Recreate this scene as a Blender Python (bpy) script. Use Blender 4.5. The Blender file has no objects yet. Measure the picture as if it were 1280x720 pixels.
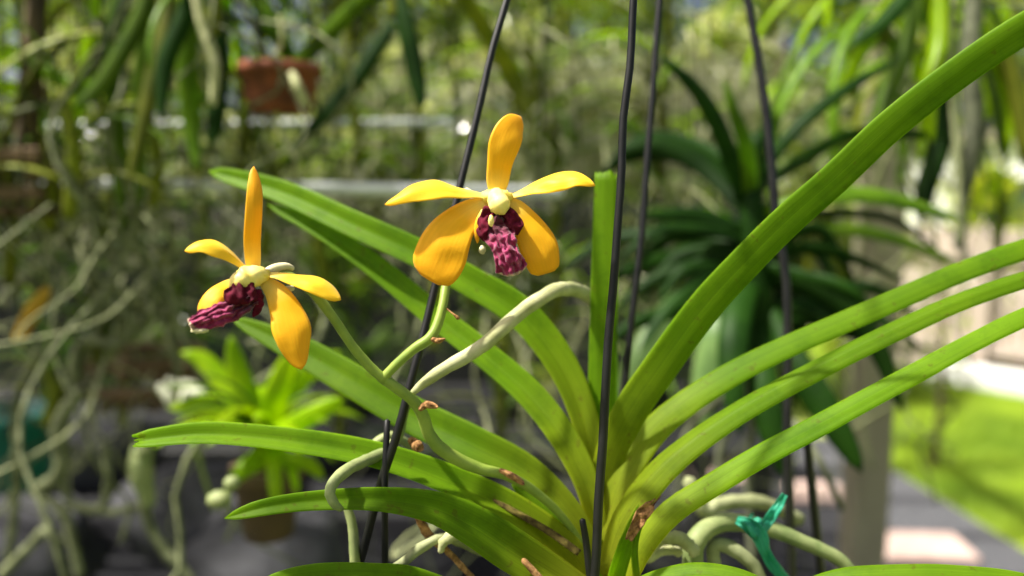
import bpy, math, random
from mathutils import Vector, Matrix, Euler, noise
R = math.radians
random.seed(11)
SC = bpy.context.scene
COL = SC.collection

# ---------------------------------------------------------------- camera
FPX = 1004.0
PITCH = R(7)
CAM = Vector((0, 0, 1.45))
FWD = Vector((0, math.cos(PITCH), -math.sin(PITCH)))
UP = Vector((0, math.sin(PITCH), math.cos(PITCH)))
RT = Vector((1, 0, 0))
cd = bpy.data.cameras.new('camera')
cam = bpy.data.objects.new('camera', cd); COL.objects.link(cam)
cam.location = CAM
cam.rotation_euler = (R(90) - PITCH, 0, 0)
cd.sensor_width = 36
cd.lens = FPX / 1280 * 36
cd.clip_start = 0.01; cd.clip_end = 500
cd.dof.use_dof = True
cd.dof.focus_distance = 0.302
cd.dof.aperture_fstop = 4.2
SC.camera = cam

# ---------------------------------------------------------------- world, sun, exposure
SUN_EL, SUN_AZ = R(60), R(-98)          # azimuth from +Y (view direction), positive to the right
w = bpy.data.worlds.new("World"); SC.world = w; w.use_nodes = True
nt = w.node_tree
sky = nt.nodes.new('ShaderNodeTexSky'); sky.sky_type = 'NISHITA'; sky.sun_disc = False
sky.sun_elevation = SUN_EL; sky.sun_rotation = SUN_AZ
sky.air_density = 0.7; sky.dust_density = 6.0; sky.ozone_density = 0.0
nt.nodes['Background'].inputs['Strength'].default_value = 0.085
nt.links.new(sky.outputs[0], nt.nodes['Background'].inputs['Color'])
sd = bpy.data.lights.new('sun', 'SUN'); sd.energy = 5.0; sd.angle = R(2.0); sd.color = (1, 0.96, 0.86)
sun = bpy.data.objects.new('sun', sd); COL.objects.link(sun)
sv = Vector((math.sin(SUN_AZ) * math.cos(SUN_EL), math.cos(SUN_AZ) * math.cos(SUN_EL), math.sin(SUN_EL)))
sun.rotation_euler = sv.to_track_quat('Z', 'Y').to_euler()
sun.location = (0, 0, 8)
SC.view_settings.view_transform = 'Standard'
SC.view_settings.look = 'None'
SC.view_settings.exposure = 1.05
SC.view_settings.gamma = 1
SC.cycles.use_denoising = True
SC.cycles.max_bounces = 10
SC.cycles.transmission_bounces = 8
SC.cycles.diffuse_bounces = 5
SC.cycles.sample_clamp_indirect = 6

# ---------------------------------------------------------------- helpers
def P(px, py, d):
    return CAM + FWD * d + RT * ((px - 640) / FPX * d) + UP * ((360 - py) / FPX * d)

def G(px, py, z=0.0):
    r = FWD + RT * ((px - 640) / FPX) + UP * ((360 - py) / FPX)
    return CAM + r * ((z - CAM.z) / r.z)

def empty(name, loc, label=None, cat=None, group=None):
    o = bpy.data.objects.new(name, None); COL.objects.link(o)
    o.location = loc; o.empty_display_size = 0.02
    if label: o['label'] = label
    if cat: o['category'] = cat
    if group: o['group'] = group
    return o

def world_loc(o):
    v = Vector((0, 0, 0))
    while o is not None:
        v = v + o.location; o = o.parent
    return v

def obj(name, verts, faces, mat, parent=None, uvs=None, smooth=True, kind=None, label=None, cat=None, group=None):
    off = world_loc(parent) if parent else Vector((0, 0, 0))
    me = bpy.data.meshes.new(name)
    me.from_pydata([tuple(Vector(v) - off) for v in verts], [], faces)
    if uvs:
        uvl = me.uv_layers.new(name='UVMap')
        li = 0
        for p in me.polygons:
            for k in p.vertices:
                uvl.data[li].uv = uvs[k]; li += 1
    if smooth:
        me.polygons.foreach_set('use_smooth', [True] * len(me.polygons))
    me.materials.append(mat)
    me.update()
    o = bpy.data.objects.new(name, me); COL.objects.link(o)
    if parent: o.parent = parent
    if kind: o['kind'] = kind
    if label: o['label'] = label
    if cat: o['category'] = cat
    if group: o['group'] = group
    return o

def inst(name, me, parent, loc, rot, sc):
    o = bpy.data.objects.new(name, me); COL.objects.link(o)
    o.parent = parent; o.location = loc; o.rotation_euler = rot
    o.scale = (sc, sc, sc) if isinstance(sc, (int, float)) else sc
    return o

def catmull(pts, n):
    """pts: list of Vectors (any size); returns n+1 samples at even arc length (xyz)"""
    m = len(pts)
    if m == 2:
        return [pts[0].lerp(pts[1], i / n) for i in range(n + 1)]
    def ev(t):
        i = min(int(t), m - 2); u = t - i
        p1, p2 = pts[i], pts[i + 1]
        p0 = pts[i - 1] if i > 0 else p1 * 2 - p2
        p3 = pts[i + 2] if i + 2 < m else p2 * 2 - p1
        return 0.5 * ((2 * p1) + (p2 - p0) * u + (2 * p0 - 5 * p1 + 4 * p2 - p3) * u * u + (3 * p1 - p0 - 3 * p2 + p3) * u ** 3)
    K = max(60, n * 4)
    S = [ev((m - 1) * k / K) for k in range(K + 1)]
    L = [0]
    for a, b in zip(S, S[1:]):
        L.append(L[-1] + (Vector(b[:3]) - Vector(a[:3])).length)
    out = []; j = 0
    for i in range(n + 1):
        t = L[-1] * i / n
        while j < K - 1 and L[j + 1] < t: j += 1
        u = (t - L[j]) / max(1e-12, L[j + 1] - L[j])
        out.append(S[j].lerp(S[j + 1], min(1, max(0, u))))
    return out

def strap_geo(pts, segs=24, cols=6, fold=0.35, crease=0.25, thick=0.0012, roll=0.0, hint=None, tip=0.12, tip_min=0.06, wave=0.0, cup=0.0, seed=0, ragged=0.0):
    """pts: 4-vectors (x,y,z,width). A ribbon leaf with a V-folded section and real thickness."""
    S = catmull([Vector(p) for p in pts], segs)
    V = []; F = []; UV = []
    n = len(S)
    rows = []
    for i, s in enumerate(S):
        c = Vector(s[:3]); wd = s[3]
        a = Vector(S[max(0, i - 1)][:3]); b = Vector(S[min(n - 1, i + 1)][:3])
        T = (b - a).normalized()
        N = hint.copy() if hint is not None else (CAM - c).normalized()
        rr = roll(i / (n - 1)) if callable(roll) else roll
        side = T.cross(N)
        if side.length < 1e-5: side = Vector((1, 0, 0))
        side.normalize(); N = side.cross(T).normalized()
        q = Matrix.Rotation(rr, 3, T)
        side = q @ side; N = q @ N
        u = i / (n - 1)
        tf = 1.0
        if tip > 0 and u > 1 - tip:
            k = (u - (1 - tip)) / tip
            tf = max(tip_min, math.sqrt(max(0, 1 - k * k)))
        row = []
        for j in range(cols + 1):
            v = -1 + 2 * j / cols
            h = wd / 2 * tf
            av = math.sqrt(v * v + crease * crease) - crease
            off = side * (v * h * math.cos(fold)) - N * (av * h * math.sin(fold)) - N * (cup * v * v * h)
            wv = 0
            if wave:
                wv = wave * h * noise.noise(Vector((u * 5 + seed, v * 1.3, seed * 1.7)))
            lon = ragged * wd * noise.noise(Vector((v * 4, seed, 3.1))) if i == n - 1 else 0
            row.append((c + off + N * wv + T * lon, N, (u, (v + 1) / 2), 1 - v ** 6))
        rows.append(row)
    for sgn in (1, -1):
        for row in rows:
            for (p, N, uv, th) in row:
                V.append(p + N * (sgn * thick / 2 * (0.35 + 0.65 * th))); UV.append(uv)
    W = cols + 1; M = n * W
    for i in range(n - 1):
        for j in range(cols):
            a = i * W + j
            F.append((a, a + 1, a + W + 1, a + W))
            F.append((M + a, M + a + W, M + a + W + 1, M + a + 1))
        for j in (0, cols):
            a = i * W + j
            f = (a, a + W, M + a + W, M + a)
            F.append(f if j == 0 else f[::-1])
    for i in (0, n - 1):
        for j in range(cols):
            a = i * W + j
            f = (a, M + a, M + a + 1, a + 1)
            F.append(f if i == 0 else f[::-1])
    return V, F, UV

def pw(t):
    """(px, py, depth, width in px) -> world 4-vector"""
    p = P(t[0], t[1], t[2])
    return Vector((p.x, p.y, p.z, t[3] / FPX * t[2]))

def strap(name, pts, mat, parent, px=True, **k):
    if px: pts = [pw(t) for t in pts]
    lab = k.pop('label', None)
    V, F, UV = strap_geo(pts, **k)
    return obj(name, V, F, mat, parent, UV, label=lab)

def tube_geo(pts, segs=24, sides=8, bump=0.0, seed=0, cap=True, flat=1.0):
    """pts: 4-vectors with radius"""
    S = catmull([Vector(p) for p in pts], segs)
    V = []; F = []; UV = []
    n = len(S)
    T0 = (Vector(S[1][:3]) - Vector(S[0][:3])).normalized()
    U = T0.orthogonal().normalized()
    for i, s in enumerate(S):
        c = Vector(s[:3]); r = s[3]
        a = Vector(S[max(0, i - 1)][:3]); b = Vector(S[min(n - 1, i + 1)][:3])
        T = (b - a).normalized()
        U = (U - T * U.dot(T)).normalized(); B = T.cross(U)
        for j in range(sides):
            t = 2 * math.pi * j / sides
            rr = r
            if bump: rr = r * (1 + bump * noise.noise(Vector((i * 0.6 + seed * 3.3, math.cos(t) * 1.2, math.sin(t) * 1.2))))
            V.append(c + U * (math.cos(t) * rr) + B * (math.sin(t) * rr * flat)); UV.append((i / (n - 1), j / sides))
    for i in range(n - 1):
        for j in range(sides):
            a = i * sides + j; b = i * sides + (j + 1) % sides
            F.append((a, b, b + sides, a + sides))
    if cap:
        for i, sg in ((0, -1), (n - 1, 1)):
            s = S[i]; c = Vector(s[:3])
            o = Vector(S[min(n - 1, i + 1)][:3]) - Vector(S[max(0, i - 1)][:3])
            V.append(c + o.normalized() * sg * s[3] * 0.7); UV.append((i / (n - 1), 0.5)); k = len(V) - 1
            for j in range(sides):
                a = i * sides + j; b = i * sides + (j + 1) % sides
                F.append((b, a, k) if i == 0 else (a, b, k))
    return V, F, UV

def tube(name, pts, mat, parent=None, px=True, **k):
    if name == 'wire':
        S = catmull([Vector(t) for t in pts], 14); rw = random.Random(len(pts) * 31 + int(pts[0][0]))
        pts = [(q[0] + rw.gauss(0, 1.0), q[1], q[2], q[3]) for q in S]
    if px: pts = [Vector((*P(t[0], t[1], t[2]), t[3] / 2 / FPX * t[2])) for t in pts]
    meta = {q: k.pop(q) for q in ('label', 'cat', 'group', 'kind') if q in k}
    V, F, UV = tube_geo(pts, **k)
    return obj(name, V, F, mat, parent, UV, **meta)

def blob_geo(c, rad, rot=None, nu=14, nv=10, nz=0.0, freq=1.0, seed=0):
    V = []; F = []
    M = rot.to_matrix() if rot else Matrix.Identity(3)
    for i in range(nv + 1):
        th = math.pi * i / nv
        for j in range(nu):
            ph = 2 * math.pi * j / nu
            d = Vector((math.sin(th) * math.cos(ph), math.sin(th) * math.sin(ph), math.cos(th)))
            k = 1 + nz * noise.noise(d * freq + Vector((seed, seed * 2, 0)))
            V.append(c + M @ Vector((d.x * rad[0] * k, d.y * rad[1] * k, d.z * rad[2] * k)))
    for i in range(nv):
        for j in range(nu):
            a = i * nu + j; b = i * nu + (j + 1) % nu
            F.append((a, a + nu, b + nu, b))
    return V, F

def box_geo(c, s, rz=0.0):
    V = []
    ca, sa = math.cos(rz), math.sin(rz)
    for dx in (-1, 1):
        for dy in (-1, 1):
            for dz in (-1, 1):
                x, y = dx * s[0] / 2, dy * s[1] / 2
                V.append(Vector((c[0] + x * ca - y * sa, c[1] + x * sa + y * ca, c[2] + dz * s[2] / 2)))
    F = [(0, 1, 3, 2), (4, 6, 7, 5), (0, 4, 5, 1), (2, 3, 7, 6), (0, 2, 6, 4), (1, 5, 7, 3)]
    return V, F

def lathe_geo(c, prof, sides=24, closed=False):
    V = []; F = []
    for (r, z) in prof:
        for j in range(sides):
            t = 2 * math.pi * j / sides
            V.append(Vector((c[0] + r * math.cos(t), c[1] + r * math.sin(t), c[2] + z)))
    for i in range(len(prof) - 1):
        for j in range(sides):
            a = i * sides + j; b = i * sides + (j + 1) % sides
            F.append((a, b, b + sides, a + sides))
    return V, F

# ---------------------------------------------------------------- materials
def newmat(name):
    m = bpy.data.materials.new(name); m.use_nodes = True
    return m, m.node_tree, m.node_tree.nodes['Principled BSDF']

def ramp(nt, fac, cols):
    r = nt.nodes.new('ShaderNodeValToRGB')
    el = r.color_ramp.elements
    while len(el) < len(cols): el.new(0.5)
    for e, (p, c) in zip(el, cols):
        e.position = p; e.color = (*c, 1)
    nt.links.new(fac, r.inputs[0])
    return r.outputs[0]

def tex(nt, scale, coord='Object', detail=5, stretch=None, rough=0.6):
    tc = nt.nodes.new('ShaderNodeTexCoord')
    n = nt.nodes.new('ShaderNodeTexNoise'); n.inputs['Scale'].default_value = scale
    n.inputs['Detail'].default_value = detail; n.inputs['Roughness'].default_value = rough
    src = tc.outputs[coord]
    if stretch:
        mp = nt.nodes.new('ShaderNodeMapping'); mp.inputs['Scale'].default_value = stretch
        nt.links.new(src, mp.inputs[0]); src = mp.outputs[0]
    nt.links.new(src, n.inputs['Vector'])
    return n.outputs['Fac']

def bump(nt, bsdf, fac, strength, dist):
    b = nt.nodes.new('ShaderNodeBump'); b.inputs['Strength'].default_value = strength; b.inputs['Distance'].default_value = dist
    nt.links.new(fac, b.inputs['Height']); nt.links.new(b.outputs[0], bsdf.inputs['Normal'])
    return b

def mat_simple(name, c0, c1, scale=8, rough=0.7, bmp=0.3, dist=0.002, metallic=0, stretch=None, spec=0.4):
    m, nt, b = newmat(name)
    f = tex(nt, scale, stretch=stretch)
    nt.links.new(ramp(nt, f, [(0.3, c0), (0.7, c1)]), b.inputs['Base Color'])
    b.inputs['Roughness'].default_value = rough; b.inputs['Metallic'].default_value = metallic
    b.inputs['Specular IOR Level'].default_value = spec
    if bmp: bump(nt, b, f, bmp, dist)
    return m

def mat_leaf(name, c0, c1, trans, tcol, rough=0.42, veins=26, noise_scale=30, spots=0.0, obvar=0.3, spec=0.2, base_yellow=None):
    m, nt, b = newmat(name)
    L = nt.links
    f = tex(nt, noise_scale, detail=4, rough=0.5)
    col = ramp(nt, f, [(0.3, c0), (0.7, c1)])
    # lengthwise veins from the leaf's own UV
    uv = nt.nodes.new('ShaderNodeUVMap')
    mp = nt.nodes.new('ShaderNodeMapping'); mp.inputs['Scale'].default_value = (1.2, veins, 1)
    L.new(uv.outputs[0], mp.inputs[0])
    vn = nt.nodes.new('ShaderNodeTexNoise'); vn.inputs['Scale'].default_value = 1.0; vn.inputs['Detail'].default_value = 3
    L.new(mp.outputs[0], vn.inputs['Vector'])
    mr = nt.nodes.new('ShaderNodeMapRange'); mr.inputs[1].default_value = 0.3; mr.inputs[2].default_value = 0.7
    mr.inputs[3].default_value = 0.80; mr.inputs[4].default_value = 1.18
    L.new(vn.outputs['Fac'], mr.inputs[0])
    oi = nt.nodes.new('ShaderNodeObjectInfo')
    mo = nt.nodes.new('ShaderNodeMapRange'); mo.inputs[3].default_value = 1 - obvar; mo.inputs[4].default_value = 1 + obvar
    L.new(oi.outputs['Random'], mo.inputs[0])
    mu = nt.nodes.new('ShaderNodeMath'); mu.operation = 'MULTIPLY'
    L.new(mr.outputs[0], mu.inputs[0]); L.new(mo.outputs[0], mu.inputs[1])
    cm = nt.nodes.new('ShaderNodeVectorMath'); cm.operation = 'SCALE'
    src = col
    if base_yellow:
        sx = nt.nodes.new('ShaderNodeSeparateXYZ'); L.new(uv.outputs[0], sx.inputs[0])
        br = nt.nodes.new('ShaderNodeMapRange'); br.inputs[1].default_value = 0.0; br.inputs[2].default_value = 0.35
        br.inputs[3].default_value = 0.75; br.inputs[4].default_value = 0.0
        L.new(sx.outputs[0], br.inputs[0])
        mx = nt.nodes.new('ShaderNodeMixRGB'); mx.inputs[2].default_value = (*base_yellow, 1)
        L.new(br.outputs[0], mx.inputs[0]); L.new(col, mx.inputs[1]); src = mx.outputs[0]
    L.new(src, cm.inputs[0]); L.new(mu.outputs[0], cm.inputs['Scale'])
    colo = cm.outputs[0]
    if spots:
        s2 = nt.nodes.new('ShaderNodeSeparateXYZ'); L.new(uv.outputs[0], s2.inputs[0])
        ab = nt.nodes.new('ShaderNodeMath'); ab.operation = 'SUBTRACT'; ab.inputs[1].default_value = .5; L.new(s2.outputs[1], ab.inputs[0])
        a2 = nt.nodes.new('ShaderNodeMath'); a2.operation = 'ABSOLUTE'; L.new(ab.outputs[0], a2.inputs[0])
        lr = ramp(nt, a2.outputs[0], [(0.0, (1.35, 1.25, 1.1)), (0.018, (.86, .9, .9)), (0.05, (1, 1, 1)), (0.47, (1, 1, 1)), (0.5, (1.5, 1.4, 1.6))])
        m2 = nt.nodes.new('ShaderNodeVectorMath'); m2.operation = 'MULTIPLY'; L.new(colo, m2.inputs[0]); L.new(lr, m2.inputs[1])
        bl = tex(nt, 55, detail=6, rough=.7)
        lr2 = ramp(nt, bl, [(0.30, (.72, .78, .8)), (0.5, (1, 1, 1)), (0.66, (1.0, 1, 1)), (0.74, (1.35, 1.2, 1.6))])
        m3 = nt.nodes.new('ShaderNodeVectorMath'); m3.operation = 'MULTIPLY'; L.new(m2.outputs[0], m3.inputs[0]); L.new(lr2, m3.inputs[1])
        colo = m3.outputs[0]
    if spots:
        sp = tex(nt, 220, detail=2)
        sr = nt.nodes.new('ShaderNodeMapRange'); sr.inputs[1].default_value = 0.645; sr.inputs[2].default_value = 0.70
        sr.inputs[3].default_value = 0; sr.inputs[4].default_value = spots
        L.new(sp, sr.inputs[0])
        ms = nt.nodes.new('ShaderNodeMixRGB'); ms.inputs[2].default_value = (0.09, 0.045, 0.015, 1)
        L.new(sr.outputs[0], ms.inputs[0]); L.new(colo, ms.inputs[1]); colo = ms.outputs[0]
    L.new(colo, b.inputs['Base Color'])
    b.inputs['Roughness'].default_value = rough
    b.inputs['Specular IOR Level'].default_value = spec
    bump(nt, b, vn.outputs['Fac'], 0.25, 0.0006)
    tr = nt.nodes.new('ShaderNodeBsdfTranslucent')
    ct = nt.nodes.new('ShaderNodeVectorMath'); ct.operation = 'MULTIPLY'
    ct.inputs[1].default_value = tcol
    L.new(colo, ct.inputs[0])
    L.new(ct.outputs[0], tr.inputs[0])
    mxs = nt.nodes.new('ShaderNodeMixShader'); mxs.inputs[0].default_value = trans
    L.new(b.outputs[0], mxs.inputs[1]); L.new(tr.outputs[0], mxs.inputs[2])
    L.new(mxs.outputs[0], nt.nodes['Material Output'].inputs[0])
    return m

M = {}
M['leaf'] = mat_leaf('orchid leaf', (0.092, 0.190, 0.004), (0.142, 0.250, 0.007), 0.5, (3.4, 2.8, 1.0), 0.5, spots=0.35, spec=0.12, obvar=0.12, base_yellow=(0.26, 0.27, 0.015))
M['leaf_dark'] = mat_leaf('dark vanda leaf', (0.006, 0.024, 0.002), (0.015, 0.050, 0.004), 0.28, (2.6, 2.8, 0.8), 0.5, spec=0.1, obvar=0.35)
M['leaf_mid'] = mat_leaf('mid green leaf', (0.06, 0.13, 0.006), (0.14, 0.24, 0.012), 0.4, (2.8, 2.7, 0.8), 0.4, obvar=0.4)
M['leaf_olive'] = mat_leaf('olive leaf', (0.10, 0.13, 0.010), (0.2, 0.22, 0.018), 0.3, (2.4, 2.4, 1.2), 0.45, obvar=0.4)
M['leaf_bright'] = mat_leaf('bright bromeliad leaf', (0.22, 0.38, 0.004), (0.36, 0.50, 0.008), 0.6, (2.2, 1.9, 0.8), 0.3, obvar=0.3)
M['leaf_pale'] = mat_leaf('pale glaucous leaf', (0.08, 0.15, 0.045), (0.16, 0.25, 0.08), 0.3, (2, 2, 1.2), 0.4, obvar=0.3)
M['leaf_yellow'] = mat_leaf('yellowing leaf', (0.38, 0.24, 0.03), (0.5, 0.34, 0.04), 0.35, (1.6, 1.4, 1.0), 0.5, obvar=0.2)
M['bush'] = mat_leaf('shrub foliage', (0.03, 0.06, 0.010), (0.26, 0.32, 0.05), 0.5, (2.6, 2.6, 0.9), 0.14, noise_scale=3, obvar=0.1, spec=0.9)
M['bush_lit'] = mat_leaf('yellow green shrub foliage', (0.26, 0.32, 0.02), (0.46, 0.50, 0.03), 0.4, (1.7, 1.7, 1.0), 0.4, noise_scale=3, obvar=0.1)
M['root'] = mat_simple('grey green aerial root', (0.12, 0.135, 0.05), (0.36, 0.38, 0.20), 60, 0.75, 0.3, 0.0006)
M['root_pale'] = mat_simple('pale velamen root', (0.26, 0.28, 0.10), (0.52, 0.51, 0.29), 90, 0.7, 0.35, 0.0004)
M['root_green'] = mat_simple('green root', (0.13, 0.18, 0.055), (0.30, 0.33, 0.14), 70, 0.6, 0.3, 0.0004)
M['root_dark'] = mat_simple('dark shaded root', (0.05, 0.055, 0.03), (0.14, 0.15, 0.09), 60, 0.8, 0.3, 0.0006)  # darker root colour; also puts deep shade into far low roots
M['stalk'] = mat_simple('flower stalk', (0.16, 0.24, 0.03), (0.26, 0.34, 0.05), 120, 0.45, 0.15, 0.0003)
M['bract'] = mat_simple('dry brown bract', (0.07, 0.03, 0.012), (0.50, 0.27, 0.11), 420, 0.9, 0.8, 0.0006, spec=.1)
M['bract_dark'] = mat_simple('old brown sheath', (0.03, 0.018, 0.008), (0.16, 0.13, 0.03), 300, 0.9, 0.8, 0.0006, spec=.1)
M['wire'] = mat_simple('dark coated wire', (0.005, 0.005, 0.0055), (0.012, 0.012, 0.012), 90, 0.42, 0.3, 0.0004, spec=0.25)
M['tie'] = mat_leaf('teal plastic tie', (0.03, 0.30, 0.19), (0.08, 0.48, 0.33), 0.45, (1.8, 1.6, 1.6), 0.3, obvar=0)
M['wood'] = mat_simple('weathered wood', (0.20, 0.15, 0.10), (0.36, 0.29, 0.21), 14, 0.85, 0.5, 0.003, stretch=(6, 6, 0.7))
M['fence'] = mat_simple('fence board', (0.36, 0.29, 0.24), (0.52, 0.44, 0.38), 8, 0.85, 0.5, 0.004, stretch=(5, 5, 0.6))
M['post'] = mat_simple('tan post', (0.24, 0.21, 0.15), (0.33, 0.30, 0.21), 7, 0.8, 0.4, 0.003, stretch=(4, 4, 0.7))
M['basketwood'] = mat_simple('dark basket slat', (0.06, 0.04, 0.02), (0.16, 0.10, 0.05), 20, 0.85, 0.5, 0.003)
M['metal'] = mat_simple('galvanised rail', (0.62, 0.64, 0.64), (0.78, 0.80, 0.79), 20, 0.5, 0.15, 0.001, metallic=0.2)
M['terracotta'] = mat_simple('terracotta', (0.07, 0.022, 0.010), (0.27, 0.075, 0.03), 45, 0.85, 0.4, 0.003)
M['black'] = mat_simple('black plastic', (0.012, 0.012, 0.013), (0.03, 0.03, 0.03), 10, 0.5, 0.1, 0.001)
M['teal'] = mat_simple('teal plastic pot', (0.01, 0.12, 0.10), (0.015, 0.17, 0.14), 10, 0.4, 0.1, 0.001)
M['mat'] = mat_simple('grey weed mat', (0.008, 0.0085, 0.010), (0.022, 0.022, 0.026), 5, 0.85, 0.3, 0.003)
M['grass'] = mat_simple('lawn soil', (0.12, 0.19, 0.03), (0.38, 0.44, 0.08), 3, 0.9, 0.5, 0.02)
M['blade'] = mat_leaf('grass blade', (0.16, 0.26, 0.03), (0.40, 0.50, 0.07), 0.4, (1.9, 1.9, 1.0), 0.5, noise_scale=1.5, obvar=0.1)
M['gravel'] = mat_simple('dark gravel', (0.04, 0.042, 0.048), (0.11, 0.11, 0.12), 40, 0.9, 0.8, 0.01)
M['paver'] = mat_simple('pink concrete paver', (0.38, 0.27, 0.23), (0.52, 0.39, 0.34), 12, 0.9, 0.3, 0.003)
M['bark'] = mat_simple('brown bark', (0.06, 0.04, 0.022), (0.16, 0.11, 0.06), 18, 0.9, 0.8, 0.01, stretch=(4, 4, 0.8))
M['moss'] = mat_simple('spanish moss', (0.36, 0.36, 0.20), (0.66, 0.65, 0.46), 30, 0.9, 0.0)
M['white'] = mat_simple('white painted wall', (0.72, 0.72, 0.7), (0.82, 0.81, 0.79), 3, 0.7, 0.1, 0.002)
M['glass'] = mat_simple('window glass', (0.03, 0.04, 0.05), (0.05, 0.06, 0.07), 3, 0.08, 0, spec=0.8)
M['cloth'] = mat_simple('grey sack cloth', (0.03, 0.03, 0.034), (0.07, 0.07, 0.078), 20, 0.9, 0.5, 0.004)
M['flower_white'] = mat_simple('white petals', (0.45, 0.47, 0.33), (0.6, 0.6, 0.46), 20, 0.6, 0.1, 0.001)

# golden petal colour; the lemon copy has sunlight painted into its colour
def mat_petal(name, ca, cb, cc, ce):
    m, nt, b = newmat(name)
    L = nt.links
    uv = nt.nodes.new('ShaderNodeUVMap')
    sx = nt.nodes.new('ShaderNodeSeparateXYZ'); L.new(uv.outputs[0], sx.inputs[0])
    col = ramp(nt, sx.outputs[0], [(0.0, ca), (0.12, cb), (0.32, cc), (1.0, ce)])
    mp = nt.nodes.new('ShaderNodeMapping'); mp.inputs['Scale'].default_value = (1.5, 14, 1)
    L.new(uv.outputs[0], mp.inputs[0])
    vn = nt.nodes.new('ShaderNodeTexNoise'); vn.inputs['Scale'].default_value = 1; vn.inputs['Detail'].default_value = 3
    L.new(mp.outputs[0], vn.inputs['Vector'])
    n2 = tex(nt, 260, detail=3)
    mr = nt.nodes.new('ShaderNodeMapRange'); mr.inputs[3].default_value = 0.88; mr.inputs[4].default_value = 1.1
    L.new(vn.outputs['Fac'], mr.inputs[0])
    cm = nt.nodes.new('ShaderNodeVectorMath'); cm.operation = 'SCALE'
    L.new(col, cm.inputs[0]); L.new(mr.outputs[0], cm.inputs['Scale'])
    L.new(cm.outputs[0], b.inputs['Base Color'])
    b.inputs['Roughness'].default_value = 0.5; b.inputs['Specular IOR Level'].default_value = 0.3
    b.inputs['Sheen Weight'].default_value = 0.15
    ad = nt.nodes.new('ShaderNodeMath'); ad.operation = 'ADD'; L.new(vn.outputs['Fac'], ad.inputs[0]); L.new(n2, ad.inputs[1])
    bump(nt, b, ad.outputs[0], 0.3, 0.0004)
    tr = nt.nodes.new('ShaderNodeBsdfTranslucent')
    ct = nt.nodes.new('ShaderNodeVectorMath'); ct.operation = 'MULTIPLY'; ct.inputs[1].default_value = (1.2, 1.0, 0.6)
    L.new(cm.outputs[0], ct.inputs[0]); L.new(ct.outputs[0], tr.inputs[0])
    mx = nt.nodes.new('ShaderNodeMixShader'); mx.inputs[0].default_value = 0.36
    L.new(b.outputs[0], mx.inputs[1]); L.new(tr.outputs[0], mx.inputs[2])
    L.new(mx.outputs[0], nt.nodes['Material Output'].inputs[0])
    return m
M['petal'] = mat_petal('golden sepal', (0.86, 0.76, 0.24), (0.86, 0.66, 0.10), (0.88, 0.54, 0.005), (0.88, 0.47, 0.002))
M['petal_sunlit'] = mat_petal('sunlit lemon petal', (0.86, 0.78, 0.26), (0.88, 0.75, 0.14), (0.90, 0.70, 0.03), (0.90, 0.62, 0.012))
M['column'] = mat_simple('cream column', (0.87, 0.66, 0.12), (0.90, 0.76, 0.30), 200, 0.5, 0.2, 0.0003)
M['cbase'] = mat_simple('yellow flower base', (0.86, 0.64, 0.08), (0.88, 0.72, 0.18), 200, 0.6, 0.2, 0.0003, spec=.15)
M['spur'] = mat_simple('white spur', (0.55, 0.48, 0.24), (0.68, 0.62, 0.42), 200, 0.5, 0.2, 0.0003)
def mat_lip():
    m, nt, b = newmat('magenta lip')
    L = nt.links
    f = tex(nt, 420, detail=5)
    uv = nt.nodes.new('ShaderNodeUVMap'); sx = nt.nodes.new('ShaderNodeSeparateXYZ'); L.new(uv.outputs[0], sx.inputs[0])
    c1 = ramp(nt, f, [(0.3, (0.12, 0.002, 0.026)), (0.55, (0.27, 0.008, 0.075)), (0.78, (0.50, 0.09, 0.24))])
    e = nt.nodes.new('ShaderNodeMapRange'); e.inputs[1].default_value = 0.25; e.inputs[2].default_value = 0.5; e.inputs[3].default_value = 0.85; e.inputs[4].default_value = 0
    L.new(sx.outputs[0], e.inputs[0])
    a = nt.nodes.new('ShaderNodeMixRGB'); a.inputs[2].default_value = (0.05, 0.001, 0.008, 1)
    L.new(e.outputs[0], a.inputs[0]); L.new(c1, a.inputs[1])
    g = nt.nodes.new('ShaderNodeMapRange'); g.inputs[1].default_value = 0.955; g.inputs[2].default_value = 0.985; g.inputs[3].default_value = 0; g.inputs[4].default_value = 0.8
    L.new(sx.outputs[0], g.inputs[0])
    k = nt.nodes.new('ShaderNodeMixRGB'); k.inputs[2].default_value = (0.8, 0.6, 0.4, 1)
    L.new(g.outputs[0], k.inputs[0]); L.new(a.outputs[0], k.inputs[1])
    L.new(k.outputs[0], b.inputs['Base Color'])
    b.inputs['Roughness'].default_value = 0.7; b.inputs['Specular IOR Level'].default_value = 0.25; b.inputs['Sheen Weight'].default_value = 0.3
    bump(nt, b, f, 0.8, 0.0008)
    return m
M['lip'] = mat_lip()
M['maroon'] = mat_simple('maroon side lobe', (0.035, 0.001, 0.005), (0.12, 0.003, 0.02), 240, 0.8, 0.3, 0.0005, spec=.15)

# ================================================================ THE SETTING
def sheet(name, pts, z, mat, **k):
    V = [Vector((x, y, z)) for x, y in pts]
    return obj(name, V, [tuple(range(len(V)))], mat, smooth=False, **k)

sheet('ground', [(-160, -60), (160, -60), (160, 260), (-160, 260)], -0.008, M['grass'], kind='structure')
# weed mat under the plant benches
g1, g2 = G(1120, 590), G(1290, 695)
dirv = (g2 - g1).normalized()
A = g1 - dirv * 0.0; B = g2 + dirv * 6
sheet('weed_mat_floor', [(-7, -1.5), (B.x, B.y), (A.x, A.y), (A.x - 0.3, A.y + 0.2), (-7, A.y + 0.2)], 0.0, M['mat'], kind='structure')
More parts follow.
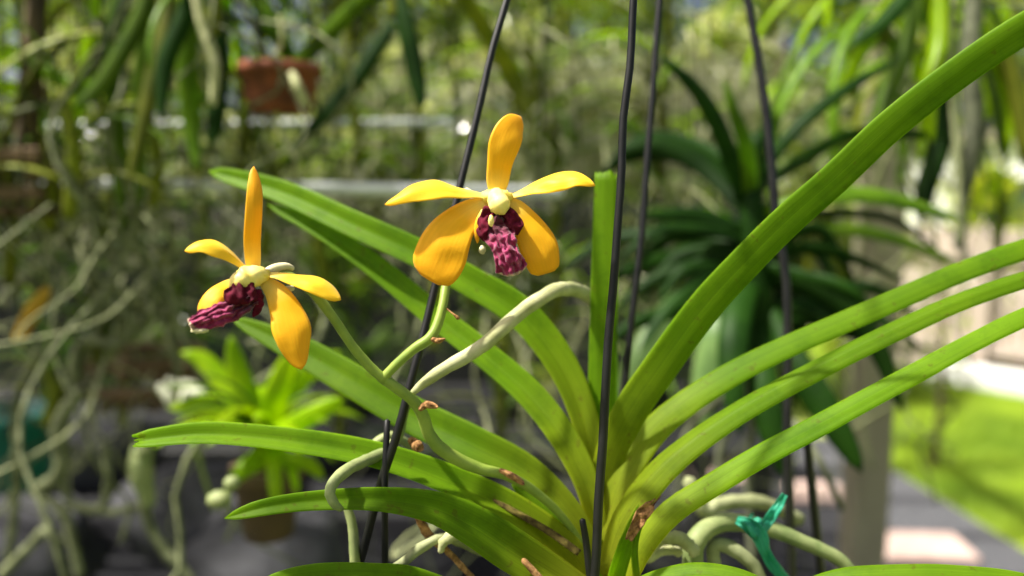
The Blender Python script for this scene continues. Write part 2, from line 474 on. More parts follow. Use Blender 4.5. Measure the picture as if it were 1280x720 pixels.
# strip of dark gravel between mat and lawn
nrm = Vector((-dirv.y, dirv.x, 0))
if nrm.y < 0: nrm = -nrm
gA, gB = A - dirv * 0.6, B
gpoly = [gA - nrm * 0.42, gB - nrm * 0.42, gB + nrm * 0.0, gA + nrm * 0.0]
sheet('gravel_path', [(p.x, p.y) for p in gpoly][::1], 0.004, M['gravel'], kind='structure')

def block(name, c, s, rz, mat, parent=None, bev=0.012, **k):
    """bevelled, slightly uneven block"""
    import bmesh
    V, F = box_geo((0, 0, 0), s, 0)
    bm = bmesh.new(); vs = [bm.verts.new(v) for v in V]
    for f in F: bm.faces.new([vs[i] for i in f])
    bmesh.ops.recalc_face_normals(bm, faces=bm.faces)
    bmesh.ops.bevel(bm, geom=list(bm.edges), offset=min(bev, min(s) * 0.3), segments=1, affect='EDGES')
    me = bpy.data.meshes.new(name); bm.to_mesh(me); bm.free(); me.materials.append(mat)
    o = bpy.data.objects.new(name, me); COL.objects.link(o)
    off = world_loc(parent) if parent else Vector((0, 0, 0))
    o.location = Vector(c) - off; o.rotation_euler = (0, 0, rz)
    if parent: o.parent = parent
    for q, v in k.items(): o[{'cat': 'category'}.get(q, q)] = v
    return o

pv = empty('paver_path', G(1150, 680), 'pinkish concrete stepping pavers laid along the dark gravel strip', 'path')
pv['kind'] = 'structure'
for del_k in ('category',): del pv[del_k]
for (px, py, sx, sy, rz) in ((1152, 682, 0.36, 0.24, R(-4)), (1022, 614, 0.26, 0.2, R(-3)), (900, 592, 0.3, 0.2, R(2)), (1240, 770, 0.4, 0.3, R(-6))):
    g = G(px, py, 0.03)
    block('paver', (g.x, g.y, 0.02), (sx, sy, 0.045), rz, M['paver'], pv)

# lawn grass (only where the camera could see it)
def grass(name, poly_fn, n, h0, h1, mat, seed):
    rnd = random.Random(seed); V = []; F = []
    while len(F) < n:
        p = poly_fn(rnd)
        if p is None: continue
        h = rnd.uniform(h0, h1); a = rnd.uniform(0, 6.28); wd = rnd.uniform(.003, .006); l = rnd.uniform(.2, .7) * h; b = rnd.uniform(0, 6.28)
        dx, dy = math.cos(a) * wd, math.sin(a) * wd
        k = len(V)
        V += [Vector((p[0] - dx, p[1] - dy, -0.008)), Vector((p[0] + dx, p[1] + dy, -0.008)), Vector((p[0] + l * math.cos(b), p[1] + l * math.sin(b), h))]
        F.append((k, k + 1, k + 2))
    return obj(name, V, F, mat, uvs=[(0.5, 0.5)] * len(V), kind='stuff', label='sunlit green lawn grass beyond the gravel strip', cat='grass')
def lawnpt(r):
    y = 2.6 + 5.2 * r.random() ** 1.2
    x = r.uniform(0.35, 0.85) * y
    q = Vector((x, y, 0)) - A
    if q.dot(nrm) < 0.02: return None
    return (x, y)
grass('lawn_grass', lawnpt, 60000, 0.03, 0.075, M['blade'], 3)

# timber fence at right
fL = G(1090, 455); fR = fL + Vector((.6, -.8, 0)) * 2.6
fe = empty('wooden_fence', fL, 'sunlit tan wooden board fence standing behind the lawn', 'fence')
ln = (fR - fL).length; fd = (fR - fL).normalized(); frz = math.atan2(fd.y, fd.x)
nb = int(ln / 0.145)
for i in range(nb):
    p = fL + fd * (0.145 * (i + 0.5))
    hh = 1.12 + random.uniform(-.01, .01)
    block('board', (p.x, p.y + random.uniform(-.004, .004), hh / 2 + 0.05), (0.132, 0.02, hh), frz, M['fence'], fe, 0.004)
for z in (0.28, 0.98):
    p = fL + fd * (ln / 2) - Vector((-fd.y, fd.x, 0)) * 0.035
    block('rail', (p.x, p.y, z), (ln, 0.04, 0.09), frz, M['fence'], fe, 0.004)
for i in range(4):
    p = fL + fd * (ln * i / 3) - Vector((-fd.y, fd.x, 0)) * 0.075
    block('fence_post', (p.x, p.y, 0.62), (0.09, 0.04, 1.24), frz, M['fence'], fe, 0.006)

# low white timber edging in front of the fence
eL = fL + Vector((.6, -.8, 0)) * .6 + Vector((-.8, -.6, 0)) * .25; eR = eL + Vector((.6, -.8, 0)) * 1.9
ed = (eR - eL); 
block('garden_edging', (eL + ed / 2 + Vector((0, 0, 0.1))), (ed.length, 0.12, 0.16), math.atan2(ed.y, ed.x), M['white'], None, 0.01,
      label='low whitish garden edging board lying at the foot of the fence', cat='edging')

# white house wall behind the fence at right
hb = empty('white_house', Vector((6.5, 10.5, 0)), 'white painted house wall glowing in sun behind the fence', 'house')
V, F = box_geo((8.2, 10.4, 1.05), (5.6, 0.25, 2.1), R(-37)); obj('wall', V, F, M['white'], hb, smooth=False)
V, F = box_geo((8.3, 10.5, 2.2), (5.9, .8, 0.12), R(-37)); obj('roof', V, F, M['post'], hb, smooth=False)
for t in (-1.2, .9):
    c = Vector((8.2 + t * math.cos(R(-37)) - .14 * .6, 10.4 + t * math.sin(R(-37)) - .14 * .8, 1.2))
    wf = block('window', c, (0.9, 0.04, 0.8), R(-37), M['glass'], hb, 0.004)
    for q in (-.42, .42):
        fo = block('frame', c, (1.0, 0.07, 0.05), 0, M['white'], None, 0.004); fo.parent = wf; fo.location = (0, -.01, q)
# ---------------------------------------------------------------- foliage plants (shrubs, trees)
def leaf_cloud(n, fn, size, seed, asp=0.45):
    rnd = random.Random(seed); V = []; F = []; UV = []
    for _ in range(n):
        p = fn(rnd)
        s = size * rnd.uniform(0.6, 1.4)
        a = Vector((rnd.gauss(0, 1), rnd.gauss(0, 1), rnd.gauss(0, 0.7))).normalized()
        b = a.orthogonal().normalized(); b = Matrix.Rotation(rnd.uniform(0, 6.28), 3, a) @ b
        k = len(V)
        nn = a.cross(b) * s * 0.12
        V += [p, p + a * s * .5 + b * s * asp * .5 + nn, p + a * s, p + a * s * .5 - b * s * asp * .5 + nn]
        UV += [(0, .5), (.5, 1), (1, .5), (.5, 0)]
        F += [(k, k + 1, k + 2), (k, k + 2, k + 3)]
    return V, F, UV

def shrub(name, base, rx, ry, h, n, size, mat, seed, label, cat='shrub', group=None, z0=0.15, nclump=14, asp=0.45):
    rnd = random.Random(seed)
    e = empty(name, base, label, cat, group)
    cl = []
    for _ in range(nclump):
        t = rnd.random()
        rr = math.sin(math.pi * (0.15 + 0.75 * t)) 
        a = rnd.uniform(0, 6.28); q = math.sqrt(rnd.random()) * rr
        cl.append((base + Vector((math.cos(a) * q * rx, math.sin(a) * q * ry, z0 + t * (h - z0))), rnd.uniform(.16, .34)))
    for c, r in cl[:6]:
        m = base.lerp(c, 0.5) + Vector((rnd.uniform(-.05, .05), 0, 0))
        V, F, UV = tube_geo([Vector((*base, .018)), Vector((*m, .012)), Vector((*c, .006))], 8, 6)
        obj('stem', V, F, M['bark'], e, UV)
    def fn(r):
        c, rad = cl[int(r.random() * len(cl))]
        d = Vector((r.gauss(0, 1), r.gauss(0, 1), r.gauss(0, .8))).normalized() * (rad * r.random() ** .4)
        d.x *= rx * 1.3; d.y *= ry * 1.3; d.z *= h * .6
        return c + d
    V, F, UV = leaf_cloud(n, fn, size, seed, asp)
    obj('foliage', V, F, mat, e, UV, smooth=False)
    return e

def tree(name, base, h, rad, n, size, mat, seed, label, group=None, nclump=26, trunk_r=0.12, crown0=0.3):
    rnd = random.Random(seed)
    e = empty(name, base, label, 'tree', group)
    lean = Vector((rnd.uniform(-.3, .3), rnd.uniform(-.3, .3), 0))
    V, F, UV = tube_geo([Vector((*base, trunk_r)), Vector((*(base + lean * .4 + Vector((0, 0, h * .4))), trunk_r * .7)), Vector((*(base + lean + Vector((0, 0, h * .85))), trunk_r * .25))], 14, 9, bump=.25, seed=seed)
    tr = obj('trunk', V, F, M['bark'], e, UV)
    cl = []
    for k in range(nclump):
        t = rnd.random(); a = rnd.uniform(0, 6.28)
        q = rad * math.sqrt(rnd.random()) * math.sin(math.pi * (0.2 + 0.7 * t))
        c = base + lean * t + Vector((math.cos(a) * q, math.sin(a) * q, h * (crown0 + (1 - crown0) * t)))
        cl.append((c, rnd.uniform(.18, .36) * rad))
        if k < 9:
            s = base + lean * .5 + Vector((0, 0, h * (crown0 * .8 + .4 * t)))
            V, F, UV = tube_geo([Vector((*s, trunk_r * .4)), Vector((*s.lerp(c, .6), trunk_r * .22)), Vector((*c, trunk_r * .08))], 8, 6)
            obj('limb', V, F, M['bark'], tr, UV)
    def fn(r):
        c, ra = cl[int(r.random() * len(cl))]
        return c + Vector((r.gauss(0, 1), r.gauss(0, 1), r.gauss(0, .7))).normalized() * (ra * r.random() ** .35)
    V, F, UV = leaf_cloud(n, fn, size, seed)
    obj('crown', V, F, mat, e, UV, smooth=False)
    return e

# trees beyond
tree('background_tree', Vector((-6.2, 11, 0)), 6.2, 2.6, 6000, .2, M['bush'], 1, 'broad dark leafy tree at the far left beyond the orchid rows')
tree('background_tree', Vector((-2.4, 12, 0)), 6.8, 2.6, 6000, .2, M['bush'], 2, 'tall leafy tree rising behind the terracotta basket')
tree('background_tree', Vector((1.0, 13, 0)), 6.0, 2.6, 6000, .2, M['bush'], 3, 'leafy tree rising behind the middle of the plant rows')
tree('background_tree', Vector((4.6, 14, 0)), 5.6, 2.3, 4200, .2, M['bush'], 4, 'thinner tree with sky showing through, behind the dark hanging orchid')
tree('background_tree', Vector((9.6, 16, 0)), 6.6, 3.0, 9000, .22, M['bush'], 5, 'large tree shading the far right above the white house')
# shrubs: a row behind the benches on the left, and by the fence
for i, (x, y, rx, h, mt, lab) in enumerate((
        (-3.9, 5.2, .9, 2.1, 'bush', 'dense dark shrub at the far left end of the hedge row'),
        (-2.4, 5.0, .9, 2.3, 'bush', 'tall shrub second from left in the hedge row behind the benches'),
        (-0.9, 5.3, .9, 2.0, 'bush', 'dense shrub behind the two golden flowers'),
        (0.5, 5.2, .9, 2.2, 'bush', 'olive shrub behind the upright middle leaf'),
        (1.75, 5.6, .8, 1.9, 'bush', 'open shrub behind the dark hanging orchid'))):
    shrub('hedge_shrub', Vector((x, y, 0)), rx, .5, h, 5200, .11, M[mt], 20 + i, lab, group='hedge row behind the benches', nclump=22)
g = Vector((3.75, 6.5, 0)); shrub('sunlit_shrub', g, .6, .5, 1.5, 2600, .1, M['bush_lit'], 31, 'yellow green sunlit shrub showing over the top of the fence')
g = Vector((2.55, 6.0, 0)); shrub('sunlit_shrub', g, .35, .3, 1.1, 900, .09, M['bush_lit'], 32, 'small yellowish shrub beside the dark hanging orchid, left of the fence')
g = G(1165, 590); 
sp = empty('garden_sapling', g, 'thin young sapling standing on the lawn edge near the fence', 'sapling')
V, F, UV = tube_geo([Vector((*g, .022)), Vector((*(g + Vector((.02, 0, .5))), .016)), Vector((*(g + Vector((-.03, 0, 1.1))), .01))], 12, 7, bump=.3); obj('stem', V, F, M['bark'], sp, UV)
def sfn(r, g=g): return g + Vector((r.gauss(0, .05), r.gauss(0, .05), r.uniform(.05, 1.1)))
V, F, UV = leaf_cloud(110, sfn, .06, 77); obj('foliage', V, F, M['bush'], sp, UV, smooth=False)

# ---------------------------------------------------------------- shade house post and rails, added roof and dark screen
pb = P(1082, 600, 2.0)
po = empty('shade_house_post', Vector((pb.x, pb.y, 0)), 'square tan timber post standing behind the right hand leaves', 'post')
block('post_shaft', (pb.x, pb.y, 1.3), (.088, .088, 2.6), 0, M['post'], po, .006)

def rail(px0, py0, d0, px1, py1, d1, wpx, label, mat='metal'):
    a, b = P(px0, py0, d0), P(px1, py1, d1); r = wpx / 2 / FPX * d0
    V, F, UV = tube_geo([Vector((*a, r)), Vector((*b, r))], 2, 12)
    return obj('bench_rail', V, F, M[mat], None, UV, label=label, cat='rail')
rail(-60, 158, 1.15, 560, 154, 1.2, 12, 'upper pale metal rail crossing behind the terracotta basket')
rail(-60, 228, 1.0, 700, 241, 1.04, 17, 'lower bright metal rail crossing behind the long leaf tips')

rf = empty('added_shade_roof', Vector((-1.6, 3, 2.7)), 'unseen timber lath roof added to shade and dapple the blurred orchid rows', 'roof')
for k in range(22):
    block('lath', (-3.25, 0.85 + .155 * k, 2.7), (3.9, .06, .02), 0, M['wood'], rf, .002)
for k in range(9):
    block('lath', (-.2, 1.0 + .40 * k, 2.722), (2.1, .06, .02), 0, M['wood'], rf, .002)
for x in (-5.0, -1.7, .75):
    block('beam', (x, 2.5, 2.64), (.07, 3.5, .09), 0, M['wood'], rf, .004)  # unseen roof, added and spaced for the shade it throws
sc_ = empty('added_dark_screen', Vector((-1.5, 3.9, 0)), 'black cloth sheet added to make the deep shade behind the bench', 'screen')
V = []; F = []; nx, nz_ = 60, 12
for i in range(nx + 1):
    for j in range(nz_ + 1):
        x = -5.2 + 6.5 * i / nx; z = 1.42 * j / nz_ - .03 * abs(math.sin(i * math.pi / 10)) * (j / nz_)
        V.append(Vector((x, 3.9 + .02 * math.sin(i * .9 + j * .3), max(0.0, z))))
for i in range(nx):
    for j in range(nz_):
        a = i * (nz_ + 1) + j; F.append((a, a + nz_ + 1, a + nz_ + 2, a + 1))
o = obj('cloth_panel', V, F, M['black'], sc_)  # black sheet added so gaps between the plants read as deep shade
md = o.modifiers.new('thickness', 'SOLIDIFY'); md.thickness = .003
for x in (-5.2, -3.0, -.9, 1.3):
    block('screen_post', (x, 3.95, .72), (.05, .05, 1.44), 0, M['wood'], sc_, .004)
# ---------------------------------------------------------------- pools of leaf and root meshes for the plants behind
def pool_leaf(mat, arch0, arch1, wd, seed, fold=.5):
    pts = []; p = Vector((0, 0, 0)); n = 7
    for i in range(n):
        t = i / (n - 1)
        wq = wd * (1 - .35 * t)
        pts.append(Vector((p.x, p.y, p.z, wq)))
        a = arch0 + (arch1 - arch0) * t
        p = p + Vector((math.cos(a), 0.03 * math.sin(seed + 3 * t), math.sin(a))) / (n - 1)
    V, F, UV = strap_geo(pts, 12, 4, fold=fold, crease=.2, thick=.006, hint=Vector((0, 0.02, 1)), tip=.16)
    me = bpy.data.meshes.new('leaf'); me.from_pydata([tuple(v) for v in V], [], F)
    uvl = me.uv_layers.new(name='UVMap'); li = 0
    for q in me.polygons:
        for k in q.vertices: uvl.data[li].uv = UV[k]; li += 1
    me.polygons.foreach_set('use_smooth', [True] * len(me.polygons))
    me.materials.append(M[mat]); return me
def pool_root(mat, seed, wig=.08, r=.0042):
    rnd = random.Random(seed); pts = []; x = y = 0; vx = rnd.uniform(-.1, .1); vy = rnd.uniform(-.1, .1)
    n = 9
    for i in range(n):
        pts.append(Vector((x, y, -i / (n - 1), r * (1.0 - .25 * i / n) * rnd.uniform(.85, 1.2))))
        vx = vx * .5 + rnd.gauss(0, wig); vy = vy * .5 + rnd.gauss(0, wig); x += vx * .5; y += vy * .5
    V, F, UV = tube_geo(pts, 22, 6, bump=.25, seed=seed)
    me = bpy.data.meshes.new('aerial_root'); me.from_pydata([tuple(v) for v in V], [], F)
    me.polygons.foreach_set('use_smooth', [True] * len(me.polygons))
    me.materials.append(M[mat]); return me
LP = {}
for mt in ('leaf_dark', 'leaf_mid', 'leaf_olive', 'leaf_bright', 'leaf_pale'):
    LP[mt] = [pool_leaf(mt, R(a0), R(a1), .075, k, f) for k, (a0, a1, f) in enumerate(((60, -40, .5), (50, -60, .4), (70, -10, .6), (35, -70, .45), (25, -80, .5)))]
M['root_shade'] = mat_simple('shaded olive grey root', (0.05, 0.06, 0.022), (0.22, 0.24, 0.12), 45, 0.8, 0.4, 0.0008)  # olive root copy, darkened to paint in the shade at left
M['root_white'] = mat_simple('sunlit silvery root', (0.40, 0.41, 0.26), (0.72, 0.70, 0.52), 60, 0.6, 0.3, 0.0006)  # silvery root copy, lightened to paint in sunlight on the upper roots
RP = {mt: [pool_root(mt, k + 50, wig=.06 + .05 * (k % 4)) for k in range(8)] for mt in ('root', 'root_pale', 'root_dark', 'root_green', 'root_shade')}
RP['root_curl'] = [pool_root('root', k + 190, wig=.20 + .07 * (k % 3), r=.0085) for k in range(8)]
RP['root_white'] = [pool_root('root_white', k + 90, wig=.16 + .05 * (k % 3), r=.005) for k in range(8)]

def orchid(loc, label, nleaf=10, leaf=.26, stem=.25, nroot=8, root=.5, mats=('leaf_mid',), rmats=('root',), plane=0.0, seed=0, down=False, wires=True, wide=1.0, spread=.05, group='orchids hanging in the shade house', wiretop=.9):
    rnd = random.Random(seed * 7 + 5)
    e = empty('hanging_orchid', loc, label, 'orchid', group)
    V, F, UV = tube_geo([Vector((*(loc - Vector((0, 0, stem * .15))), .008)), Vector((*(loc + Vector((.01, 0, stem * .5))), .009)), Vector((*(loc + Vector((0, 0, stem))), .006))], 10, 7, bump=.3, seed=seed)
    obj('stem', V, F, M['leaf_olive'], e, UV)
    for i in range(nleaf):
        t = (i + .5) / nleaf; sd_ = i % 2
        me = LP[mats[rnd.randrange(len(mats))]][rnd.randrange(5) if not down else 3 + rnd.randrange(2)]
        az = plane + (math.pi if sd_ else 0) + rnd.gauss(0, .35)
        L = leaf * rnd.uniform(.75, 1.15) * (1 - .25 * t)
        tilt = (-.55 * t + .2) + rnd.gauss(0, .12)
        o = inst('leaf', me, e, Vector((0, 0, stem * t)), (rnd.gauss(0, .15), tilt if not down else tilt + .5, az), (L, L * wide, L))
    for i in range(int(nroot * .55)):
        rm = rmats[rnd.randrange(len(rmats))]
        me = RP[rm][rnd.randrange(8)]
        L = root * rnd.uniform(.4, .9) * (.5 if rm == 'root_white' else 1)
        inst('aerial_root', me, e, Vector((rnd.gauss(0, spread * .5), rnd.gauss(0, spread * .5), stem * rnd.uniform(-.1, .5))), (rnd.gauss(0, .16), rnd.gauss(0, .16), rnd.uniform(0, 6.28)), (L * 1.3, L * 1.3, L))
    if wires:
        top = loc + Vector((0, 0, wiretop))
        for a in (0, 2.1, 4.2):
            b = loc + Vector((math.cos(a) * .05, math.sin(a) * .05, -.02))
            V, F, UV = tube_geo([Vector((*b, .0012)), Vector((*top, .0012))], 2, 5)
            obj('hanger_wire', V, F, M['wire'], e, UV)
    return e

def slat_basket(loc, s, label, mat='basketwood', group=None):
    e = empty('slat_basket', loc, label, 'basket', group)
    n = 3
    for k in range(n):
        z = loc.z - .012 * 1.8 * k
        for sg in (-1, 1):
            if k % 2 == 0:
                block('slat', (loc.x, loc.y + sg * s * .42, z), (s, .014, .016), 0, M[mat], e, .002)
            else:
                block('slat', (loc.x + sg * s * .42, loc.y, z), (.014, s, .016), 0, M[mat], e, .002)
    for q in (-.25, 0, .25):
        block('base_slat', (loc.x + q * s, loc.y, loc.z - .012 * 1.8 * n), (.014, s * .84, .012), 0, M[mat], e, .002)
    return e

OR = [
 # px, py(base of stem), depth, label, kwargs
 (175, 60, .95, 'orchid with long straight drooping olive leaves left of the terracotta basket', dict(nleaf=12, leaf=.34, stem=.16, nroot=26, root=.75, mats=('leaf_mid', 'leaf_olive'), down=True, plane=.4, spread=.09)),
 (262, 20, .85, 'orchid with dark hanging leaves and one pale root directly left of the terracotta basket', dict(nleaf=9, leaf=.2, stem=.12, nroot=8, root=.4, mats=('leaf_dark', 'leaf_mid'), rmats=('root_pale', 'root'), down=True, plane=1.2)),
 (85, 250, .9, 'orchid with a curtain of grey roots before the left end of the rails', dict(nleaf=8, leaf=.2, stem=.12, nroot=30, root=.55, mats=('leaf_olive', 'leaf_mid'), plane=.2, spread=.12)),
 (165, 300, 1.1, 'orchid whose tangled pale roots hang beside the left flower', dict(nleaf=8, leaf=.22, stem=.12, nroot=34, root=.55, mats=('leaf_mid',), rmats=('root', 'root_pale'), plane=.9, spread=.16)),
 (10, 330, 1.0, 'dark leaved orchid cut by the left picture edge', dict(nleaf=10, leaf=.26, stem=.16, nroot=14, root=.6, mats=('leaf_dark', 'leaf_mid'), plane=1.5, spread=.1)),
 (60, 520, 1.0, 'low orchid with looping grey roots above the floor at lower left', dict(nleaf=4, leaf=.12, stem=.06, nroot=20, root=.42, mats=('leaf_olive',), spread=.14)),
 (250, 330, 1.35, 'green leaved orchid directly behind the left flower', dict(nleaf=12, leaf=.28, stem=.2, nroot=14, root=.6, mats=('leaf_mid', 'leaf_pale'), plane=.1, spread=.12)),
 (430, 120, 1.25, 'orchid with dark arching leaves right of the terracotta basket', dict(nleaf=12, leaf=.27, stem=.2, nroot=18, root=.5, mats=('leaf_dark', 'leaf_mid', 'leaf_olive'), plane=.3, spread=.1)),
 (350, 40, 1.5, 'pale green orchid high behind the terracotta basket', dict(nleaf=12, leaf=.3, stem=.2, nroot=14, root=.5, mats=('leaf_mid', 'leaf_pale'), plane=.0, spread=.1)),
 (560, 60, 1.5, 'orchid with pale roots behind the left hanger wire', dict(nleaf=12, leaf=.32, stem=.2, nroot=24, root=.7, mats=('leaf_olive', 'leaf_mid'), rmats=('root', 'root_pale'), plane=.5, spread=.18)),
 (470, 330, 1.6, 'orchid with tangled roots between the two golden flowers', dict(nleaf=12, leaf=.28, stem=.2, nroot=26, root=.6, mats=('leaf_mid', 'leaf_olive'), plane=.2, spread=.18)),
 (700, 60, 1.7, 'moss hung orchid behind the upper golden flower and front wire', dict(nleaf=10, leaf=.32, stem=.2, nroot=34, root=.8, mats=('leaf_olive', 'leaf_mid'), rmats=('root', 'root_pale'), plane=.2, spread=.25)),
 (690, 300, 1.6, 'green orchid behind the upright middle leaf', dict(nleaf=14, leaf=.28, stem=.22, nroot=22, root=.6, mats=('leaf_mid', 'leaf_pale'), plane=.0, spread=.18)),
 (830, 100, 1.6, 'orchid with a cloud of white roots left of the dark hanging orchid', dict(nleaf=8, leaf=.28, stem=.2, nroot=34, root=.7, mats=('leaf_olive', 'leaf_pale'), rmats=('root_pale', 'root'), plane=.3, spread=.25)),
 (840, 370, 1.2, 'orchid with glossy pale leaves in the gap left of the dark orchid', dict(nleaf=10, leaf=.2, stem=.12, nroot=12, root=.4, mats=('leaf_pale', 'leaf_mid'), plane=.4, wide=1.6)),
 (960, 60, 1.8, 'small orchid with white roots against the patch of sky', dict(nleaf=6, leaf=.24, stem=.15, nroot=22, root=.5, mats=('leaf_pale', 'leaf_mid'), rmats=('root_pale',), plane=.3, spread=.2)),
 (1105, 30, 1.0, 'orchid with sunlit yellow green leaves and strings of roots at upper right', dict(nleaf=12, leaf=.3, stem=.15, nroot=12, root=.45, mats=('leaf_bright', 'leaf_mid'), rmats=('root', 'root_green'), down=True, plane=.5, spread=.08)),
 (1205, 60, 1.2, 'orchid with a rope of twisted roots hanging near the right picture edge', dict(nleaf=10, leaf=.3, stem=.15, nroot=16, root=.8, mats=('leaf_mid', 'leaf_olive'), rmats=('root', 'root_dark'), down=True, plane=.9, spread=.03)),
 (620, 560, 1.3, 'orchid with brown and green roots under the long left leaves', dict(nleaf=10, leaf=.2, stem=.12, nroot=20, root=.4, mats=('leaf_mid', 'leaf_olive'), rmats=('root', 'root_dark'), plane=.6, spread=.14)),
 (420, 560, 1.5, 'low orchid in shade behind the small green buds', dict(nleaf=12, leaf=.25, stem=.14, nroot=18, root=.45, mats=('leaf_dark', 'leaf_mid'), rmats=('root_dark', 'root'), plane=.2, spread=.14)),
 (150, 520, 1.5, 'shaded orchid above the weed mat, right of the teal pot', dict(nleaf=10, leaf=.25, stem=.14, nroot=20, root=.5, mats=('leaf_dark', 'leaf_mid'), rmats=('root_dark', 'root'), plane=.2, spread=.16)),
 (860, 560, 1.3, 'shaded orchid with roots below the dark hanging orchid', dict(nleaf=6, leaf=.16, stem=.1, nroot=12, root=.35, mats=('leaf_dark', 'leaf_mid'), rmats=('root_dark', 'root'), plane=.2, spread=.1)),
]
OR += [
 (60, 270, .98, 'orchid with fine curling grey roots behind the far left root tangle', dict(nleaf=6, leaf=.16, stem=.1, nroot=22, root=.34, mats=('leaf_mid',), curl=1, spread=.14)),
 (190, 250, 1.0, 'orchid with fine curling grey roots under the bright lower rail', dict(nleaf=6, leaf=.16, stem=.1, nroot=22, root=.34, mats=('leaf_olive',), curl=1, spread=.14)),
 (120, 440, 1.05, 'orchid with fine curling roots above the dark floor near the teal pot', dict(nleaf=5, leaf=.16, stem=.1, nroot=14, root=.3, mats=('leaf_dark',), curl=1, spread=.14)),
 (440, 215, 1.15, 'orchid with fine curling roots between the left flower and the left wire', dict(nleaf=6, leaf=.18, stem=.1, nroot=20, root=.34, mats=('leaf_mid',), curl=1, spread=.16)),
 (590, 370, 1.15, 'orchid with fine curling roots behind the pale foreground root', dict(nleaf=6, leaf=.16, stem=.1, nroot=12, root=.28, mats=('leaf_mid',), curl=1, spread=.14)),
 (250, 120, 1.3, 'orchid with fine curling roots directly below and left of the terracotta basket', dict(nleaf=8, leaf=.18, stem=.1, nroot=18, root=.25, mats=('leaf_mid', 'leaf_bright'), curl=1, spread=.16)),
 (1150, 180, 1.35, 'orchid with loose sunlit straps right of the post, behind the broad diagonal leaf', dict(nleaf=14, leaf=.22, stem=.16, nroot=16, root=.35, mats=('leaf_bright', 'leaf_mid'), rmats=('root', 'root_dark'), plane=.4, spread=.1)),
 (1245, 300, 1.5, 'small pale orchid before the fence near the right picture edge', dict(nleaf=10, leaf=.16, stem=.1, nroot=8, root=.25, mats=('leaf_bright', 'leaf_pale'), plane=.4, spread=.06)),
 (330, 300, 1.15, 'orchid with dense dark straps behind the left flower and long leaf tips', dict(nleaf=16, leaf=.2, stem=.16, nroot=10, root=.3, mats=('leaf_dark', 'leaf_mid'), rmats=('root_dark',), plane=.3, spread=.1)),
 (300, 210, 1.12, 'orchid with arching yellow green leaves just below the terracotta basket', dict(nleaf=14, leaf=.2, stem=.14, nroot=12, root=.35, mats=('leaf_mid', 'leaf_bright'), plane=.3, spread=.1)),
 (100, 60, 1.15, 'bright leaved orchid near the top left corner', dict(nleaf=12, leaf=.24, stem=.14, nroot=12, root=.4, mats=('leaf_bright', 'leaf_mid'), plane=1.0, spread=.08)),
 (40, 260, 1.2, 'orchid with mid green leaves behind the far left root curtain', dict(nleaf=14, leaf=.22, stem=.16, nroot=14, root=.4, mats=('leaf_mid', 'leaf_olive'), plane=.5, spread=.1)),
 (540, 420, 1.05, 'orchid with olive leaves in the gap under the upper flower stalk', dict(nleaf=12, leaf=.14, stem=.1, nroot=22, root=.3, mats=('leaf_olive', 'leaf_dark'), rmats=('root', 'root_dark'), plane=.5, spread=.1)),
 (690, 400, 1.15, 'small orchid in the gap left of the upright middle leaf', dict(nleaf=12, leaf=.15, stem=.1, nroot=16, root=.3, mats=('leaf_mid', 'leaf_bright'), plane=.2, spread=.1)),
 (400, 400, 1.2, 'dark orchid in the gap right of the left flower', dict(nleaf=12, leaf=.16, stem=.12, nroot=22, root=.35, mats=('leaf_dark', 'leaf_mid'), rmats=('root', 'root_dark'), plane=.2, spread=.12)),
 (660, 170, 1.3, 'orchid with curling pale roots right of the upper flower', dict(nleaf=10, leaf=.22, stem=.15, nroot=30, root=.4, mats=('leaf_olive', 'leaf_mid'), rmats=('root_pale', 'root'), plane=.2, spread=.2)),
 (820, 230, 1.3, 'orchid with curling pale roots between the two thin back wires', dict(nleaf=10, leaf=.2, stem=.15, nroot=30, root=.4, mats=('leaf_olive', 'leaf_mid'), rmats=('root_pale', 'root'), plane=.7, spread=.16)),
 (1060, 200, 1.5, 'orchid with loose roots behind the broad diagonal leaf', dict(nleaf=12, leaf=.26, stem=.2, nroot=20, root=.4, mats=('leaf_mid', 'leaf_olive'), rmats=('root', 'root_pale'), plane=.2, spread=.16)),
 (1010, 330, 1.6, 'olive orchid between the dark orchid and the tan post', dict(nleaf=12, leaf=.22, stem=.2, nroot=20, root=.5, mats=('leaf_olive', 'leaf_mid'), rmats=('root', 'root_dark'), plane=.6, spread=.1)),
 (210, 420, 1.3, 'orchid with green straps behind the root tangle under the left flower', dict(nleaf=14, leaf=.2, stem=.14, nroot=24, root=.4, mats=('leaf_mid', 'leaf_dark'), rmats=('root', 'root_dark'), plane=.4, spread=.14)),
 (520, 250, 1.35, 'orchid with yellow green straps between the two golden flowers', dict(nleaf=14, leaf=.22, stem=.16, nroot=24, root=.4, mats=('leaf_mid', 'leaf_bright'), rmats=('root', 'root_pale'), plane=.1, spread=.16)),
 (420, 20, 1.1, 'orchid with dense green straps at the top between basket and left wire', dict(nleaf=14, leaf=.22, stem=.14, nroot=10, root=.3, mats=('leaf_mid', 'leaf_dark'), plane=.3, spread=.06)),
 (640, -20, 1.2, 'orchid with yellowish straps at the top centre between the wires', dict(nleaf=12, leaf=.22, stem=.14, nroot=12, root=.3, mats=('leaf_bright', 'leaf_olive'), plane=.3, spread=.1)),
]
